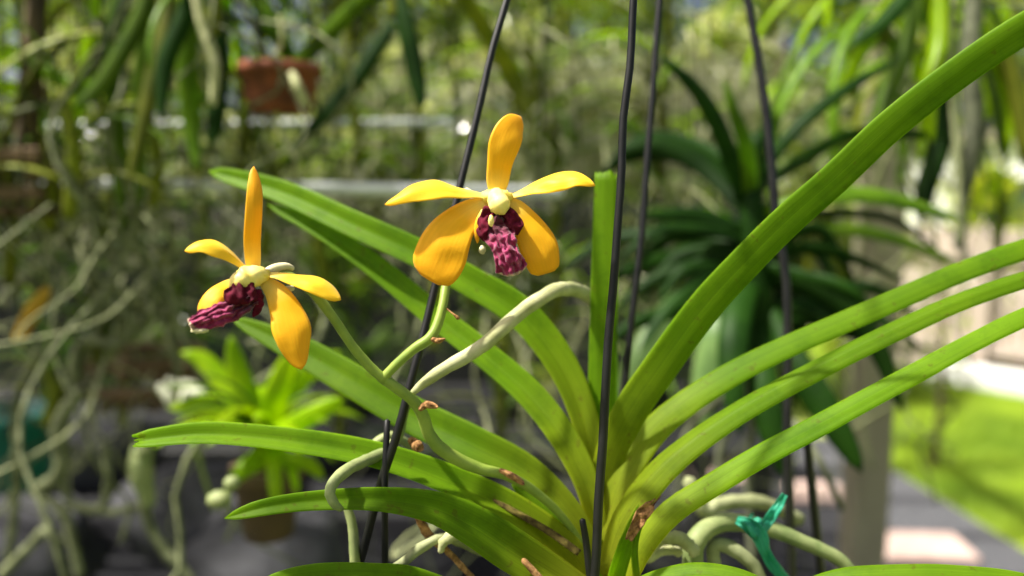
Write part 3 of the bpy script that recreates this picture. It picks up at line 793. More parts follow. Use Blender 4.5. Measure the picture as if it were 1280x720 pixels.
for i, (px, py, d, lab, kw) in enumerate(OR):
    cu = kw.pop('curl', 0)
    nr0 = kw['nroot']
    if px < 400: kw['rmats'] = ('root_shade', 'root_shade', 'root')
    if 480 < px < 1250 and py < 320: kw['nleaf'] = int(kw['nleaf'] * 1.7); kw['mats'] = tuple(kw['mats']) + ('leaf_mid', 'leaf_bright')
    if py > 200 and px < 620: kw['nroot'] = int(kw['nroot'] * .3)
    elif py < 320: kw['rmats'] = tuple(kw.get('rmats', ('root',))) + (('root_white',) if 380 < px < 1100 else ())
    if d >= 1.1 and py > 200 and i % 3: kw['rmats'] = ('root_dark', 'root_dark', 'root')  # darker roots stand in for shade low and far back
    if cu: kw['rmats'] = ('root_curl', 'root_curl', 'root_white', 'root_shade'); kw['nroot'] = nr0
    orchid(P(px, py, d), lab, seed=i + 1, **kw)

# terracotta coloured basket hanging at upper left
bc = P(350, 112, .84); 
tb = empty('terracotta_basket', bc, 'reddish brown terracotta hanging pot with a pale root poking through it', 'pot')
V, F = lathe_geo(bc, [(.0, -.024), (.030, -.024), (.036, -.010), (.039, .014), (.043, .014), (.043, .025), (.039, .025), (.035, .011), (.024, .006), (.0, .008)], 28)
obj('pot_body', V, F, M['terracotta'], tb)
for a in (0.3, 2.4, 4.5):
    V, F, UV = tube_geo([Vector((*(bc + Vector((math.cos(a) * .038, math.sin(a) * .038, .02))), .0013)), Vector((*(bc + Vector((0, 0, .7))), .0013))], 2, 5); obj('hanger_wire', V, F, M['wire'], tb, UV)
for pts in ([(365, 92, .80, 9), (372, 108, .79, 12), (384, 132, .80, 10)], [(345, 135, .83, 7), (350, 165, .83, 7), (372, 200, .83, 6)], [(335, 88, .84, 6), (352, 50, .84, 6), (350, 20, .84, 5)]):
    tube('aerial_root', pts, M['root_pale'], tb, bump=.2, segs=12)

# bromeliad with bright leaves
bb = P(332, 548, .8)
br = empty('bromeliad', bb, 'bright yellow green bromeliad rosette in a reddish pot below the left flower', 'bromeliad')
V, F = lathe_geo(bb + Vector((0, 0, -.09)), [(0, -.01), (.024, -.01), (.033, .05), (.036, .05), (.036, .062), (.03, .062), (.026, .05), (0, .05)], 24)
obj('pot', V, F, M['basketwood'], br)
rb = random.Random(4)
for i in range(34):
    me = LP['leaf_bright'][rb.randrange(4)] if i % 4 else LP['leaf_mid'][rb.randrange(4)]
    L = rb.uniform(.08, .14)
    inst('leaf', me, br, Vector((0, 0, -.01)), (rb.gauss(0, .1), rb.uniform(-.45, .3), i * 2.4), (L, L * 2.4, L))
for pts in ([(335, 548, .79, 26), (345, 500, .78, 36), (358, 465, .78, 32), (372, 430, .78, 12)], [(338, 548, .79, 22), (375, 528, .77, 28), (412, 508, .77, 22), (430, 498, .77, 8)],
            [(330, 548, .8, 22), (312, 500, .8, 30), (296, 455, .8, 26), (288, 420, .8, 8)], [(328, 548, .79, 20), (285, 520, .78, 26), (245, 505, .78, 22), (210, 512, .78, 8)],
            [(332, 548, .78, 20), (320, 575, .76, 28), (300, 590, .75, 22), (280, 615, .75, 8)], [(336, 548, .8, 20), (365, 490, .82, 26), (400, 455, .83, 22), (425, 440, .83, 8)],
            [(336, 552, .78, 20), (352, 572, .76, 24), (385, 580, .76, 20), (405, 600, .76, 8)], [(326, 548, .8, 20), (290, 490, .82, 28), (255, 450, .83, 24), (225, 440, .83, 8)]):
    strap('leaf', pts, M['leaf_bright'], br, fold=.3, roll=.2, segs=14)

# other small things in the blurred layer
tp = P(22, 560, 1.3)
e = empty('teal_pot', tp, 'dark teal plastic pot in the shadow at the left edge', 'pot')
V, F = lathe_geo(tp, [(0, -.06), (.045, -.06), (.06, .05), (.066, .05), (.066, .065), (.057, .065), (.05, .04), (0, .04)], 24); obj('pot_body', V, F, M['teal'], e)
wf = P(225, 490, .9)
e = empty('white_flower', wf, 'small white flower cluster glowing left of the bright bromeliad', 'flower')
for i in range(6):
    a = i * 1.05
    V, F = blob_geo(wf + Vector((math.cos(a) * .017, math.sin(a) * .010, math.sin(a) * .007)), (.013, .009, .005), Euler((0, a * .3, 0)), 8, 6); obj('petal', V, F, M['flower_white'], e)
V, F, UV = tube_geo([Vector((*wf, .002)), Vector((*(wf + Vector((.02, .03, -.15))), .002))], 4, 6); obj('flower_stem', V, F, M['stalk'], e, UV)
sb = slat_basket(P(178, 445, 1.2), .14, 'weathered wooden slat basket behind the grey root curtain')
sb2 = slat_basket(P(22, 195, .95), .11, 'dark wooden slat basket at the far left edge')

# brown lath hanging at top left
e = empty('tree_fern_plank', P(36, 60, .95), 'brown tree fern plank hanging at the upper left edge', 'plank')
tube('plank_body', [(52, -90, .95, 26), (42, 60, .95, 28), (36, 150, .95, 30), (30, 205, .95, 26)], M['bark'], e, bump=.35, segs=20, flat=.5)

strap_thing = empty('yellowing_leaf_spray', P(30, 410, .95), 'yellowing leaf among the grey roots at the left edge', 'leaf')
strap('leaf', [(62, 360, .95, 12), (40, 390, .95, 20), (20, 430, .95, 14)], M['leaf_yellow'], strap_thing, fold=.3)

# ---------------------------------------------------------------- named individual leaves of the blurred plants that read clearly
e = empty('hanging_orchid', P(940, 300, .78), 'large dark green strap leaved orchid hanging at right behind the long leaves', 'orchid', 'orchids hanging in the shade house')
D = .78
tube('stem', [(946, 170, D, 20), (940, 300, D, 34), (952, 420, D, 40), (950, 520, D, 22)], M['leaf_dark'], e, bump=.3)
for k, (pts, mt, rl) in enumerate((
    ([(932, 250, D, 30), (905, 170, D - .03, 34), (872, 112, D - .05, 28), (826, 70, D - .06, 12)], 'leaf_dark', .5),
    ([(945, 225, D, 26), (985, 170, D - .02, 26), (1040, 122, D - .02, 24), (1122, 72, D, 12)], 'leaf_dark', -.5),
    ([(950, 235, D, 24), (1000, 205, D + .05, 26), (1070, 170, D + .08, 26), (1190, 172, D + .12, 14)], 'leaf_dark', .6),
    ([(955, 262, D, 28), (1030, 243, D - .02, 32), (1110, 246, D - .02, 30), (1205, 276, D, 12)], 'leaf_mid', -.6),
    ([(955, 290, D, 24), (1040, 284, D + .03, 28), (1110, 294, D + .04, 26), (1200, 328, D + .05, 12)], 'leaf_mid', -.7),
    ([(955, 315, D, 20), (1010, 312, D - .03, 24), (1060, 322, D - .04, 22), (1130, 352, D - .04, 8)], 'leaf_dark', .8),
    ([(935, 260, D, 30), (880, 205, D + .03, 38), (820, 180, D + .04, 34), (765, 192, D + .04, 12)], 'leaf_dark', .4),
    ([(935, 290, D, 28), (870, 268, D, 32), (800, 270, D - .02, 12)], 'leaf_dark', .5),
    ([(940, 250, D, 26), (935, 190, D - .04, 26), (918, 140, D - .06, 20), (905, 100, D - .06, 8)], 'leaf_mid', .2),
    ([(935, 330, D, 28), (880, 345, D - .02, 28), (830, 390, D - .04, 24), (800, 440, D - .05, 10)], 'leaf_dark', .4),
    ([(955, 345, D, 34), (1020, 365, D - .03, 42), (1085, 420, D - .05, 42), (1128, 515, D - .06, 14)], 'leaf_dark', .5),
    ([(955, 380, D, 30), (985, 440, D - .05, 48), (1035, 520, D - .08, 52), (1078, 592, D - .09, 22)], 'leaf_dark', .2),
    ([(945, 390, D, 34), (950, 460, D - .06, 50), (965, 540, D - .08, 46), (992, 612, D - .08, 16)], 'leaf_dark', .1),
    ([(940, 340, D, 40), (920, 400, D - .05, 52), (915, 470, D - .07, 44), (925, 545, D - .08, 16)], 'leaf_dark', .1),
    ([(950, 330, D, 40), (985, 380, D + .05, 50), (990, 450, D + .07, 44), (985, 520, D + .07, 16)], 'leaf_dark', .1))):
    strap('leaf', [(p[0], p[1], p[2], p[3] * .8) for p in pts], M[mt], e, roll=rl, fold=.35, segs=18)
rr_ = random.Random(5)
for k in range(26):
    a_ = rr_.uniform(-.5, 3.6); L_ = rr_.uniform(110, 230); y_ = rr_.uniform(230, 400); dz = rr_.uniform(-.05, .22)
    dx_, dy_ = math.cos(a_), -math.sin(a_)
    strap('leaf', [(945, y_, D, 18), (945 + dx_ * L_ * .4, y_ + dy_ * L_ * .42, D + dz * .5, 22), (945 + dx_ * L_ * .8, y_ + dy_ * L_ * .6 + 10, D + dz, 19), (945 + dx_ * L_ * 1.1, y_ + dy_ * L_ * .55 + 50, D + dz, 7)], M['leaf_dark'], e, roll=rr_.uniform(-1, 1), fold=.4, segs=14, cols=4)
for pts in ([(935, 480, D, 12), (900, 560, D, 10), (905, 650, D, 9)], [(945, 500, D, 11), (935, 590, D + .04, 10), (940, 700, D + .04, 10)], [(950, 480, D, 10), (1015, 560, D - .1, 10), (1052, 636, D - .1, 8)],
            [(940, 470, D, 12), (860, 540, D + .05, 10), (842, 660, D + .05, 8)]):
    tube('aerial_root', pts, M['root_dark'], e, bump=.2)

e = empty('hanging_orchid', P(880, 420, .9), 'orchid with one broad rounded grey green leaf between the right hand leaves', 'orchid', 'orchids hanging in the shade house')
strap('leaf', [(905, 380, .92, 20), (893, 420, .9, 36), (882, 480, .9, 38), (880, 545, .9, 16)], M['leaf_pale'], e, roll=.3, fold=.2, tip=.3)
strap('leaf', [(890, 340, .95, 20), (845, 380, .92, 34), (800, 440, .9, 32), (775, 500, .9, 12)], M['leaf_pale'], e, roll=.3, fold=.3)
tube('stem', [(905, 350, .95, 18), (900, 460, .95, 18)], M['leaf_olive'], e)

e = empty('hanging_orchid', P(500, -60, .72), 'orchid above the frame with one dark leaf hanging between basket and left wire', 'orchid', 'orchids hanging in the shade house')
strap('leaf', [(488, -40, .75, 18), (505, 30, .74, 26), (518, 90, .74, 26), (527, 138, .74, 14)], M['leaf_dark'], e, roll=.4, fold=.4)
strap('leaf', [(540, -60, .9, 20), (600, 30, .95, 26), (640, 100, 1.0, 28), (660, 150, 1.0, 14)], M['leaf_olive'], e, roll=.4, fold=.4)
strap('leaf', [(490, 30, 1.0, 18), (450, 90, 1.0, 26), (410, 140, 1.0, 28), (365, 185, 1.0, 14)], M['leaf_dark'], e, roll=.4, fold=.4)
strap('leaf', [(500, -40, .8, 18), (450, 0, .85, 24), (390, 60, .9, 24), (330, 100, .95, 10)], M['leaf_mid'], e, roll=.4, fold=.4)
tube('stem', [(490, -80, .75, 20), (495, 20, .75, 16)], M['leaf_olive'], e)

e = empty('hanging_orchid', P(190, -40, .85), 'orchid with crossing V shaped green leaves at top left', 'orchid', 'orchids hanging in the shade house')
for pts, mt in (([(200, -40, .85, 20), (165, 40, .85, 26), (125, 105, .85, 22), (90, 135, .85, 8)], 'leaf_mid'), ([(20, 60, .95, 14), (60, 92, .92, 24), (100, 112, .9, 22), (135, 100, .88, 8)], 'leaf_mid'),
                ([(205, -40, .85, 22), (205, 40, .84, 30), (185, 120, .84, 24), (160, 230, .84, 10)], 'leaf_olive'), ([(190, -30, .85, 22), (180, 60, .86, 24), (172, 160, .88, 24), (175, 260, .9, 12)], 'leaf_mid'),
                ([(250, -40, .8, 20), (225, 30, .8, 26), (205, 80, .8, 26), (200, 150, .8, 10)], 'leaf_dark'), ([(262, -40, .9, 24), (270, 60, .9, 30), (268, 150, .9, 26), (262, 185, .9, 8)], 'leaf_dark'),
                ([(-20, 70, 1.0, 24), (10, 72, 1.0, 28), (38, 90, 1.0, 10)], 'leaf_bright'), ([(235, -30, .88, 24), (232, 60, .88, 30), (238, 150, .9, 26), (246, 215, .9, 8)], 'leaf_mid'), ([(150, -30, .92, 24), (140, 80, .92, 30), (146, 190, .94, 26), (152, 290, .95, 8)], 'leaf_mid'), ([(120, -30, .95, 20), (112, 50, .95, 26), (100, 120, .95, 22), (80, 180, .95, 8)], 'leaf_bright'), ([(300, -30, .95, 20), (330, 20, .95, 26), (352, 60, .95, 20), (380, 90, .95, 8)], 'leaf_mid'), ([(-20, 112, 1.0, 20), (10, 110, 1.0, 22), (34, 118, 1.0, 8)], 'leaf_bright')):
    strap('leaf', pts, M[mt], e, roll=.4, fold=.4)
tube('aerial_root', [(243, -20, .8, 12), (252, 30, .8, 13), (268, 80, .8, 15), (266, 130, .8, 10)], M['root_pale'], e, bump=.2)
tube('stem', [(200, -90, .85, 20), (200, -10, .85, 18)], M['leaf_olive'], e)

e = empty('hanging_orchid', P(1130, -20, .9), 'orchid with bright yellow green arching leaves in the upper right corner', 'orchid', 'orchids hanging in the shade house')
for pts, mt, rl in (([(1140, -30, .9, 20), (1100, 30, .88, 26), (1065, 90, .88, 20), (1050, 130, .88, 8)], 'leaf_bright', -.6), ([(1150, -30, .85, 24), (1110, 20, .84, 26), (1060, 60, .84, 10)], 'leaf_dark', .4),
                ([(1170, -30, .9, 20), (1172, 50, .88, 24), (1160, 120, .86, 22), (1165, 180, .86, 8)], 'leaf_bright', .3), ([(1150, -30, .9, 20), (1130, 60, .9, 26), (1100, 140, .9, 24), (1088, 210, .9, 8)], 'leaf_mid', .3),
                ([(1250, 60, .95, 18), (1270, 120, .95, 24), (1285, 210, .95, 20)], 'leaf_olive', .3), ([(1180, 90, .95, 20), (1175, 170, .95, 30), (1155, 240, .95, 26), (1150, 280, .95, 10)], 'leaf_dark', .3)):
    strap('leaf', pts, M[mt], e, roll=rl, fold=.4)
tube('stem', [(1150, -90, .9, 20), (1150, -10, .9, 18)], M['leaf_olive'], e)
tube('aerial_root', [(1220, -20, .95, 22), (1212, 80, .95, 24), (1218, 160, .95, 24), (1206, 240, .95, 16), (1198, 310, .95, 10)], M['root_dark'], e, bump=.4, segs=30)
tube('aerial_root', [(1235, 150, .95, 8), (1220, 200, .95, 12), (1205, 250, .95, 8)], M['root_dark'], e, bump=.3)
tube('aerial_root', [(1195, -20, .9, 10), (1188, 60, .9, 10), (1196, 170, .9, 10), (1200, 300, .9, 8)], M['root'], e, bump=.3)

# root tangle at left: individually readable roots
e = empty('hanging_orchid', P(110, 300, .85), 'leafless orchid root tangle with long looping grey roots at lower left', 'orchid', 'orchids hanging in the shade house')
for pts in ([(170, 260, 1.020, 14), (150, 320, 1.020, 15), (135, 370, 1.008, 16), (165, 400, 1.008, 14), (150, 430, 1.008, 16), (100, 430, 1.008, 16), (92, 500, 1.008, 16)],
            [(120, 240, 1.020, 12), (118, 320, 1.020, 14), (125, 400, 1.020, 16), (110, 430, 1.020, 15), (90, 480, 1.020, 14)],
            [(100, 490, 0.984, 20), (75, 530, 0.984, 26), (75, 590, 0.984, 22), (40, 615, 0.984, 14)],
            [(40, 615, 0.984, 12), (75, 635, 0.984, 14), (88, 665, 0.984, 14), (100, 720, 0.984, 13)],
            [(75, 590, 0.984, 12), (90, 630, 0.984, 12), (135, 640, 0.984, 12), (175, 632, 0.984, 10)],
            [(130, 560, 0.984, 11), (135, 600, 0.984, 13), (125, 635, 0.984, 13), (85, 630, 0.984, 10)],
            [(0, 720, 0.960, 14), (40, 680, 0.960, 14), (55, 665, 0.960, 15), (78, 680, 0.960, 12)],
            [(180, 575, 0.960, 22), (182, 640, 0.960, 16), (200, 680, 0.960, 15), (240, 725, 0.960, 14)],
            [(60, 380, 1.032, 14), (35, 350, 1.032, 18), (0, 380, 1.032, 14)],
            [(200, 250, 1.080, 12), (215, 320, 1.080, 14), (210, 400, 1.080, 12), (225, 470, 1.080, 10)],
            [(50, 440, 1.008, 12), (20, 500, 1.008, 14), (22, 600, 1.008, 12), (10, 700, 1.008, 12)],
            [(150, 280, 1.020, 10), (180, 330, 1.020, 12), (190, 390, 1.020, 12), (140, 440, 1.020, 12)]):
    tube('aerial_root', [(p[0], p[1], p[2], p[3] * .85) for p in pts], M['root_shade'], e, bump=.45, segs=36)
tube('root_tip', [(178, 560, 0.948, 24), (176, 590, 0.948, 30), (186, 630, 0.948, 18)], M['root_green'], e, bump=.2)
tube('stem', [(140, 200, 1.032, 16), (130, 300, 1.032, 14)], M['leaf_olive'], e)

# hanging ferns / leafy climbers in the middle distance
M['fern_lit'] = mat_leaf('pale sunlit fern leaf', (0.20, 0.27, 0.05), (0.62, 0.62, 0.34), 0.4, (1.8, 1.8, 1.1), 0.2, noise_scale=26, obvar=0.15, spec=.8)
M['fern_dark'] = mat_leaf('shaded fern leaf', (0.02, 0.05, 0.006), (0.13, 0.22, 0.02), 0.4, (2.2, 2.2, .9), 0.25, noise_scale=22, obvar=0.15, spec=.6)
def fern(px, py, d, w_, h_, n, size, mt, seed, label):
    c = P(px, py, d); W_ = w_ / FPX * d; H_ = h_ / FPX * d
    e = empty('hanging_fern', c, label, 'fern', 'ferns hanging among the orchids')
    rnd = random.Random(seed); tips = []
    for k in range(12):
        a = rnd.uniform(0, 6.28); q = rnd.uniform(.3, 1)
        t = c + Vector((math.cos(a) * q * W_ * .5, math.sin(a) * q * W_ * .35, rnd.uniform(-.5, .3) * H_))
        m = c.lerp(t, .5) + Vector((0, 0, .12 * H_)); tips.append((c + Vector((0, 0, .1 * H_)), m, t))
        V, F, UV = tube_geo([Vector((*tips[-1][0], .003)), Vector((*m, .0025)), Vector((*t, .0015))], 8, 5); obj('stem', V, F, M['bract_dark'], e, UV)
    def fn(r_):
        a_, b_, c_ = tips[int(r_.random() * len(tips))]; t = r_.random()
        p = a_.lerp(b_, t * 2) if t < .5 else b_.lerp(c_, t * 2 - 1)
        return p + Vector((r_.gauss(0, .02), r_.gauss(0, .02), r_.gauss(0, .022)))
    V, F, UV = leaf_cloud(n, fn, size, seed, .5); obj('foliage', V, F, M[mt], e, UV, smooth=False)
    V, F, UV = tube_geo([Vector((*c, .0012)), Vector((*(c + Vector((0, 0, .8))), .0012))], 2, 5); obj('hanger_wire', V, F, M['wire'], e, UV)
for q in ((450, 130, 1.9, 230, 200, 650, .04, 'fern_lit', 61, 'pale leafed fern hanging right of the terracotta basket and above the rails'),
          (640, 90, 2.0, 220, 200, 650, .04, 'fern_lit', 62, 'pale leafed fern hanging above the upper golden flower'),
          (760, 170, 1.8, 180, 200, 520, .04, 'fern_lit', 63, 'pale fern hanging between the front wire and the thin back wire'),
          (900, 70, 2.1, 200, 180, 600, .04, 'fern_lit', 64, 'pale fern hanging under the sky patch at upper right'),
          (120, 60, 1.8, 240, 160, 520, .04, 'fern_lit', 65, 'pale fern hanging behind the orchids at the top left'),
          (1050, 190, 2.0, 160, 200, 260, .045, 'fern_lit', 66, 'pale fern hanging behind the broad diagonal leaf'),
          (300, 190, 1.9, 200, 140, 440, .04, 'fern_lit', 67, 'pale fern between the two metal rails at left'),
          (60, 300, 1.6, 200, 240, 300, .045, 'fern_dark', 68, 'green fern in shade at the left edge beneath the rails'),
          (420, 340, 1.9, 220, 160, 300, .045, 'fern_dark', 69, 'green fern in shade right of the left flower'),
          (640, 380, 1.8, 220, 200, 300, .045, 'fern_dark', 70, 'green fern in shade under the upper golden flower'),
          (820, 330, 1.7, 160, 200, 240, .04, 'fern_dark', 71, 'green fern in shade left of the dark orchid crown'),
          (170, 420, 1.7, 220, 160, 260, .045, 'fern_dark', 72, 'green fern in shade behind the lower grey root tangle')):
    fern(*q)

# spanish moss clumps
def moss(px, py, d, wpx, hpx, n, seed, label):
    rnd = random.Random(seed); V = []; F = []
    for _ in range(n):
        x = px + rnd.gauss(0, wpx / 3); y0 = py + rnd.uniform(0, hpx * .6)
        dd = d + rnd.gauss(0, .06)
        p = P(x, y0, dd); vx = rnd.gauss(0, .012); prev = None
        r = rnd.uniform(.0012, .0026)
        for s in range(7):
            k = len(V); V += [p + Vector((-r, 0, 0)), p + Vector((r, 0, 0)), p + Vector((0, r * 1.6, 0))]
            if s: F += [(k - 3, k - 2, k + 1, k), (k - 2, k - 1, k + 2, k + 1), (k - 1, k - 3, k, k + 2)]
            vx = vx * .6 + rnd.gauss(0, .026)
            p = p + Vector((vx, rnd.gauss(0, .01), rnd.uniform(-.03, -.004) if s else -.02))
    obj('spanish_moss', V, F, M['moss'], kind='stuff', label=label, cat='moss', group=None)
moss(700, 40, 1.7, 260, 260, 420, 1, 'grey spanish moss draped behind the upper golden flower')
moss(880, 60, 1.8, 200, 220, 380, 2, 'pale spanish moss hanging beneath the sky patch')
moss(430, 200, 1.9, 260, 160, 160, 3, 'spanish moss hanging over the rails between the two flowers')
moss(110, 150, 1.6, 200, 240, 160, 4, 'spanish moss hanging at the upper left')

# stacked grey sacks / bags and dark crates under the benches at lower left
for i, (px, py, d, s, lab) in enumerate(((250, 640, 1.7, .16, 'slumped grey growing media sack behind the two small green buds'), (115, 560, 1.8, .15, 'grey sack in the shade right of the teal pot'), (330, 700, 1.6, .16, 'grey sack low in the shade under the lowest left leaf'), (30, 690, 1.6, .15, 'dark grey sack at the lower left corner'))):
    V, F = blob_geo(P(px, py, d), (s, s * .8, s * .7), None, 20, 14, .35, 1.6, i)
    obj('growing_media_sack', V, F, M['cloth'], None, label=lab, cat='sack')

# bench under the blurred plants: black mesh bench
bn = empty('plant_bench', Vector((-.9, 2.9, .62)), 'black slatted plant bench in deep shade behind the hanging roots', 'bench')
for k in range(7):
    block('slat', (-.9, 2.5 + .13 * k, .62), (3.6, .09, .03), 0, M['black'], bn, .004)
for x in (-2.6, -.9, .8):
    for y in (2.5, 3.28):
        block('leg', (x, y, .3), (.07, .07, .6), 0, M['black'], bn, .004)
rp = random.Random(9)
names = ['first', 'second']
for k, (x, mt, lab) in enumerate(((-2.3, 'leaf_dark', 'potted dark leaved orchid at the left end of the black bench'), (-1.7, 'leaf_mid', 'potted orchid on the black bench behind the grey root curtain'), (-1.1, 'leaf_dark', 'potted orchid on the black bench behind the bromeliad'),
                               (-.55, 'leaf_mid', 'potted orchid on the black bench behind the flower stalk'), (.0, 'leaf_olive', 'potted orchid on the black bench behind the leaf bases'), (.5, 'leaf_mid', 'potted orchid at the right end of the black bench'))):
    c = Vector((x, 2.85 + rp.uniform(-.1, .1), .635))
    e = empty('potted_orchid', c, lab, 'potted plant', 'potted orchids on the bench')
    V, F = lathe_geo(c, [(0, 0), (.06, 0), (.08, .13), (.087, .13), (.087, .15), (.075, .15), (.07, .12), (0, .12)], 20); obj('pot', V, F, M['black'], e)
    for i in range(16):
        me = LP[mt][rp.randrange(5)]; L = rp.uniform(.25, .42)
        inst('leaf', me, e, Vector((0, 0, .14)), (rp.gauss(0, .1), rp.uniform(-.6, .1), i * 2.4), (L, L * 1.2, L))

# ================================================================ THE HANGER WIRES
hw = empty('wire_hanger', P(860, -200, .34), 'dark coated wire hanger whose straight wires run past the flowers and leaves', 'hanger')
tube('wire', [(802, -190, .315, 9), (791, 0, .312, 10), (768, 330, .306, 11), (753, 560, .302, 12), (741, 760, .30, 12)], M['wire'], hw, segs=30, sides=10)
tube('wire', [(690, -200, .38, 8), (633, 0, .365, 9), (585, 190, .35, 9.5), (540, 370, .335, 10), (497, 540, .322, 11), (452, 690, .33, 11), (440, 740, .34, 11)], M['wire'], hw, segs=30, sides=10)
tube('wire', [(842, -200, .44, 8), (824, 0, .43, 8.5), (806, 240, .42, 9), (781, 480, .41, 9), (762, 640, .41, 9)], M['wire'], hw, segs=30, sides=10)
tube('wire', [(890, -200, .50, 10), (936, 0, .49, 10), (962, 190, .48, 11), (984, 400, .47, 11), (985, 600, .46, 12), (990, 760, .46, 12)], M['wire'], hw, segs=30, sides=10)
tube('wire_end', [(484, 526, .325, 8), (481, 620, .322, 8.5), (482, 760, .34, 9)], M['wire'], hw, segs=12, sides=10)
tube('wire_end', [(1008, 545, .47, 10), (1016, 620, .47, 11), (1030, 760, .47, 11)], M['wire'], hw, segs=12, sides=10)
tube('wire_end', [(728, 650, .318, 8), (733, 680, .318, 9), (739, 740, .318, 9)], M['wire'], hw, segs=12, sides=10)
tube('hook', [(802, -190, .315, 10), (842, -240, .40, 10), (890, -200, .50, 10)], M['wire'], hw, segs=12, sides=8)
tube('hook', [(690, -200, .38, 10), (842, -240, .40, 10), (842, -200, .44, 10)], M['wire'], hw, segs=12, sides=8)

# ================================================================ THE FOREGROUND ORCHID
BASE = P(755, 740, .36)
vo = empty('golden_flowered_orchid', BASE, 'sharp foreground orchid with fanned green strap leaves and two golden flowers with magenta lips', 'orchid')
tube('stem', [(757, 790, .37, 60), (755, 700, .37, 46), (752, 620, .375, 26), (752, 560, .38, 14)], M['leaf'], vo, bump=.1)
FL = [
 # left side, tips first point reversed: base -> tip (so that UV u=0 is the pale base)
 dict(pts=[(750, 660, .365, 30), (742, 580, .365, 38), (728, 520, .37, 46), (700, 455, .375, 52), (650, 393, .38, 54), (590, 355, .385, 50), (520, 317, .39, 47), (440, 281, .40, 44), (350, 240, .42, 38), (262, 214, .44, 20)], roll=.25, fold=.42, tip=.05),
 dict(pts=[(748, 680, .355, 34), (735, 612, .355, 44), (705, 550, .36, 50), (660, 492, .37, 50), (600, 440, .38, 46), (540, 393, .39, 44), (470, 335, .40, 40), (400, 288, .41, 30), (335, 256, .42, 14)], roll=.2, fold=.42, tip=.06),
 dict(pts=[(745, 700, .35, 30), (715, 645, .35, 42), (660, 592, .355, 54), (595, 558, .36, 60), (520, 522, .37, 60), (440, 476, .38, 55), (370, 436, .39, 46), (290, 398, .40, 16)], roll=.1, fold=.3, tip=.06),
 dict(pts=[(735, 720, .34, 30), (700, 680, .34, 36), (640, 640, .338, 40), (570, 607, .336, 40), (490, 578, .334, 36), (420, 562, .332, 34), (330, 549, .330, 31), (250, 544, .328, 29), (172, 552, .326, 22)], roll=.45, fold=.5, tip=.02, tip_min=.8, ragged=.7),
 dict(pts=[(735, 745, .325, 40), (690, 720, .325, 54), (640, 690, .322, 62), (590, 658, .318, 58), (540, 635, .315, 46), (470, 625, .31, 34), (390, 627, .305, 28), (330, 635, .30, 24), (281, 648, .298, 14)], roll=.2, fold=.4, tip=.07),
 dict(pts=[(700, 840, .33, 40), (600, 770, .32, 44), (520, 732, .315, 42), (470, 722, .31, 34), (400, 722, .305, 34), (350, 728, .30, 26), (310, 742, .295, 12)], roll=.5, fold=.4, tip=.06),
 # upright middle leaves
 dict(pts=[(752, 700, .375, 28), (749, 560, .375, 34), (751, 450, .375, 34), (754, 330, .375, 33), (757, 216, .375, 30)], roll=-.15, fold=.12, tip=0, ragged=.3),
 dict(pts=[(770, 700, .40, 24), (768, 560, .40, 30), (768, 450, .40, 26), (770, 330, .405, 14), (772, 290, .41, 5)], roll=.9, fold=.4, tip=.1),
 # right side
 dict(pts=[(752, 680, .36, 30), (757, 590, .36, 44), (785, 520, .355, 54), (825, 460, .35, 55), (880, 385, .34, 54), (935, 325, .33, 52), (985, 275, .32, 51), (1045, 222, .31, 50), (1110, 160, .30, 50), (1190, 97, .29, 50), (1280, 36, .28, 50), (1400, -30, .27, 44)], roll=.15, fold=.08, crease=.5, tip=.05),
 dict(pts=[(758, 690, .35, 32), (772, 615, .355, 42), (808, 548, .36, 46), (855, 505, .36, 42), (920, 464, .36, 39), (990, 430, .36, 36), (1060, 400, .36, 35), (1130, 370, .36, 34), (1200, 340, .36, 33), (1290, 308, .36, 33), (1400, 280, .365, 24)], roll=-.45, fold=.16, crease=.5, tip=.05),
 dict(pts=[(755, 720, .34, 34), (775, 655, .34, 48), (815, 597, .34, 50), (860, 556, .34, 44), (925, 512, .34, 39), (990, 476, .34, 37), (1060, 440, .34, 36), (1130, 406, .34, 35), (1200, 375, .34, 32), (1290, 345, .34, 29), (1400, 320, .34, 18)], roll=-.6, fold=.32, tip=.05),
 dict(pts=[(770, 760, .33, 30), (795, 695, .33, 36), (835, 643, .33, 38), (890, 606, .33, 36), (950, 570, .33, 35), (1015, 536, .33, 34), (1085, 498, .33, 32), (1150, 463, .33, 31), (1215, 428, .33, 29), (1290, 392, .33, 28), (1400, 350, .33, 16)], roll=-.4, fold=.14, crease=.5, tip=.05),
 dict(pts=[(765, 800, .315, 36), (795, 745, .31, 38), (850, 722, .305, 38), (905, 722, .30, 36), (955, 738, .295, 28), (1000, 775, .29, 12)], roll=-.2, fold=.3, tip=.06),
 dict(pts=[(900, 830, .33, 36), (980, 760, .32, 38), (1045, 730, .315, 40), (1120, 723, .31, 40), (1200, 724, .305, 40), (1290, 735, .30, 36), (1380, 770, .30, 14)], roll=-.2, fold=.3, tip=.05),
]
WS = [.84, .78, .80, 1.14, .94, 1.0, .92, 1.0, .80, .86, .88, .87, .95, .95]
for i, q in enumerate(FL):
    pts = [(a_, b_, c_, w_ * WS[i]) for a_, b_, c_, w_ in q.pop('pts')]
    if i < 6: q['fold'] = -q['fold']
    strap('leaf', pts, M['leaf'], vo, segs=44, cols=12, thick=.0013, wave=.05, seed=i * 3.7 + 1, **{'crease': .04, **q})
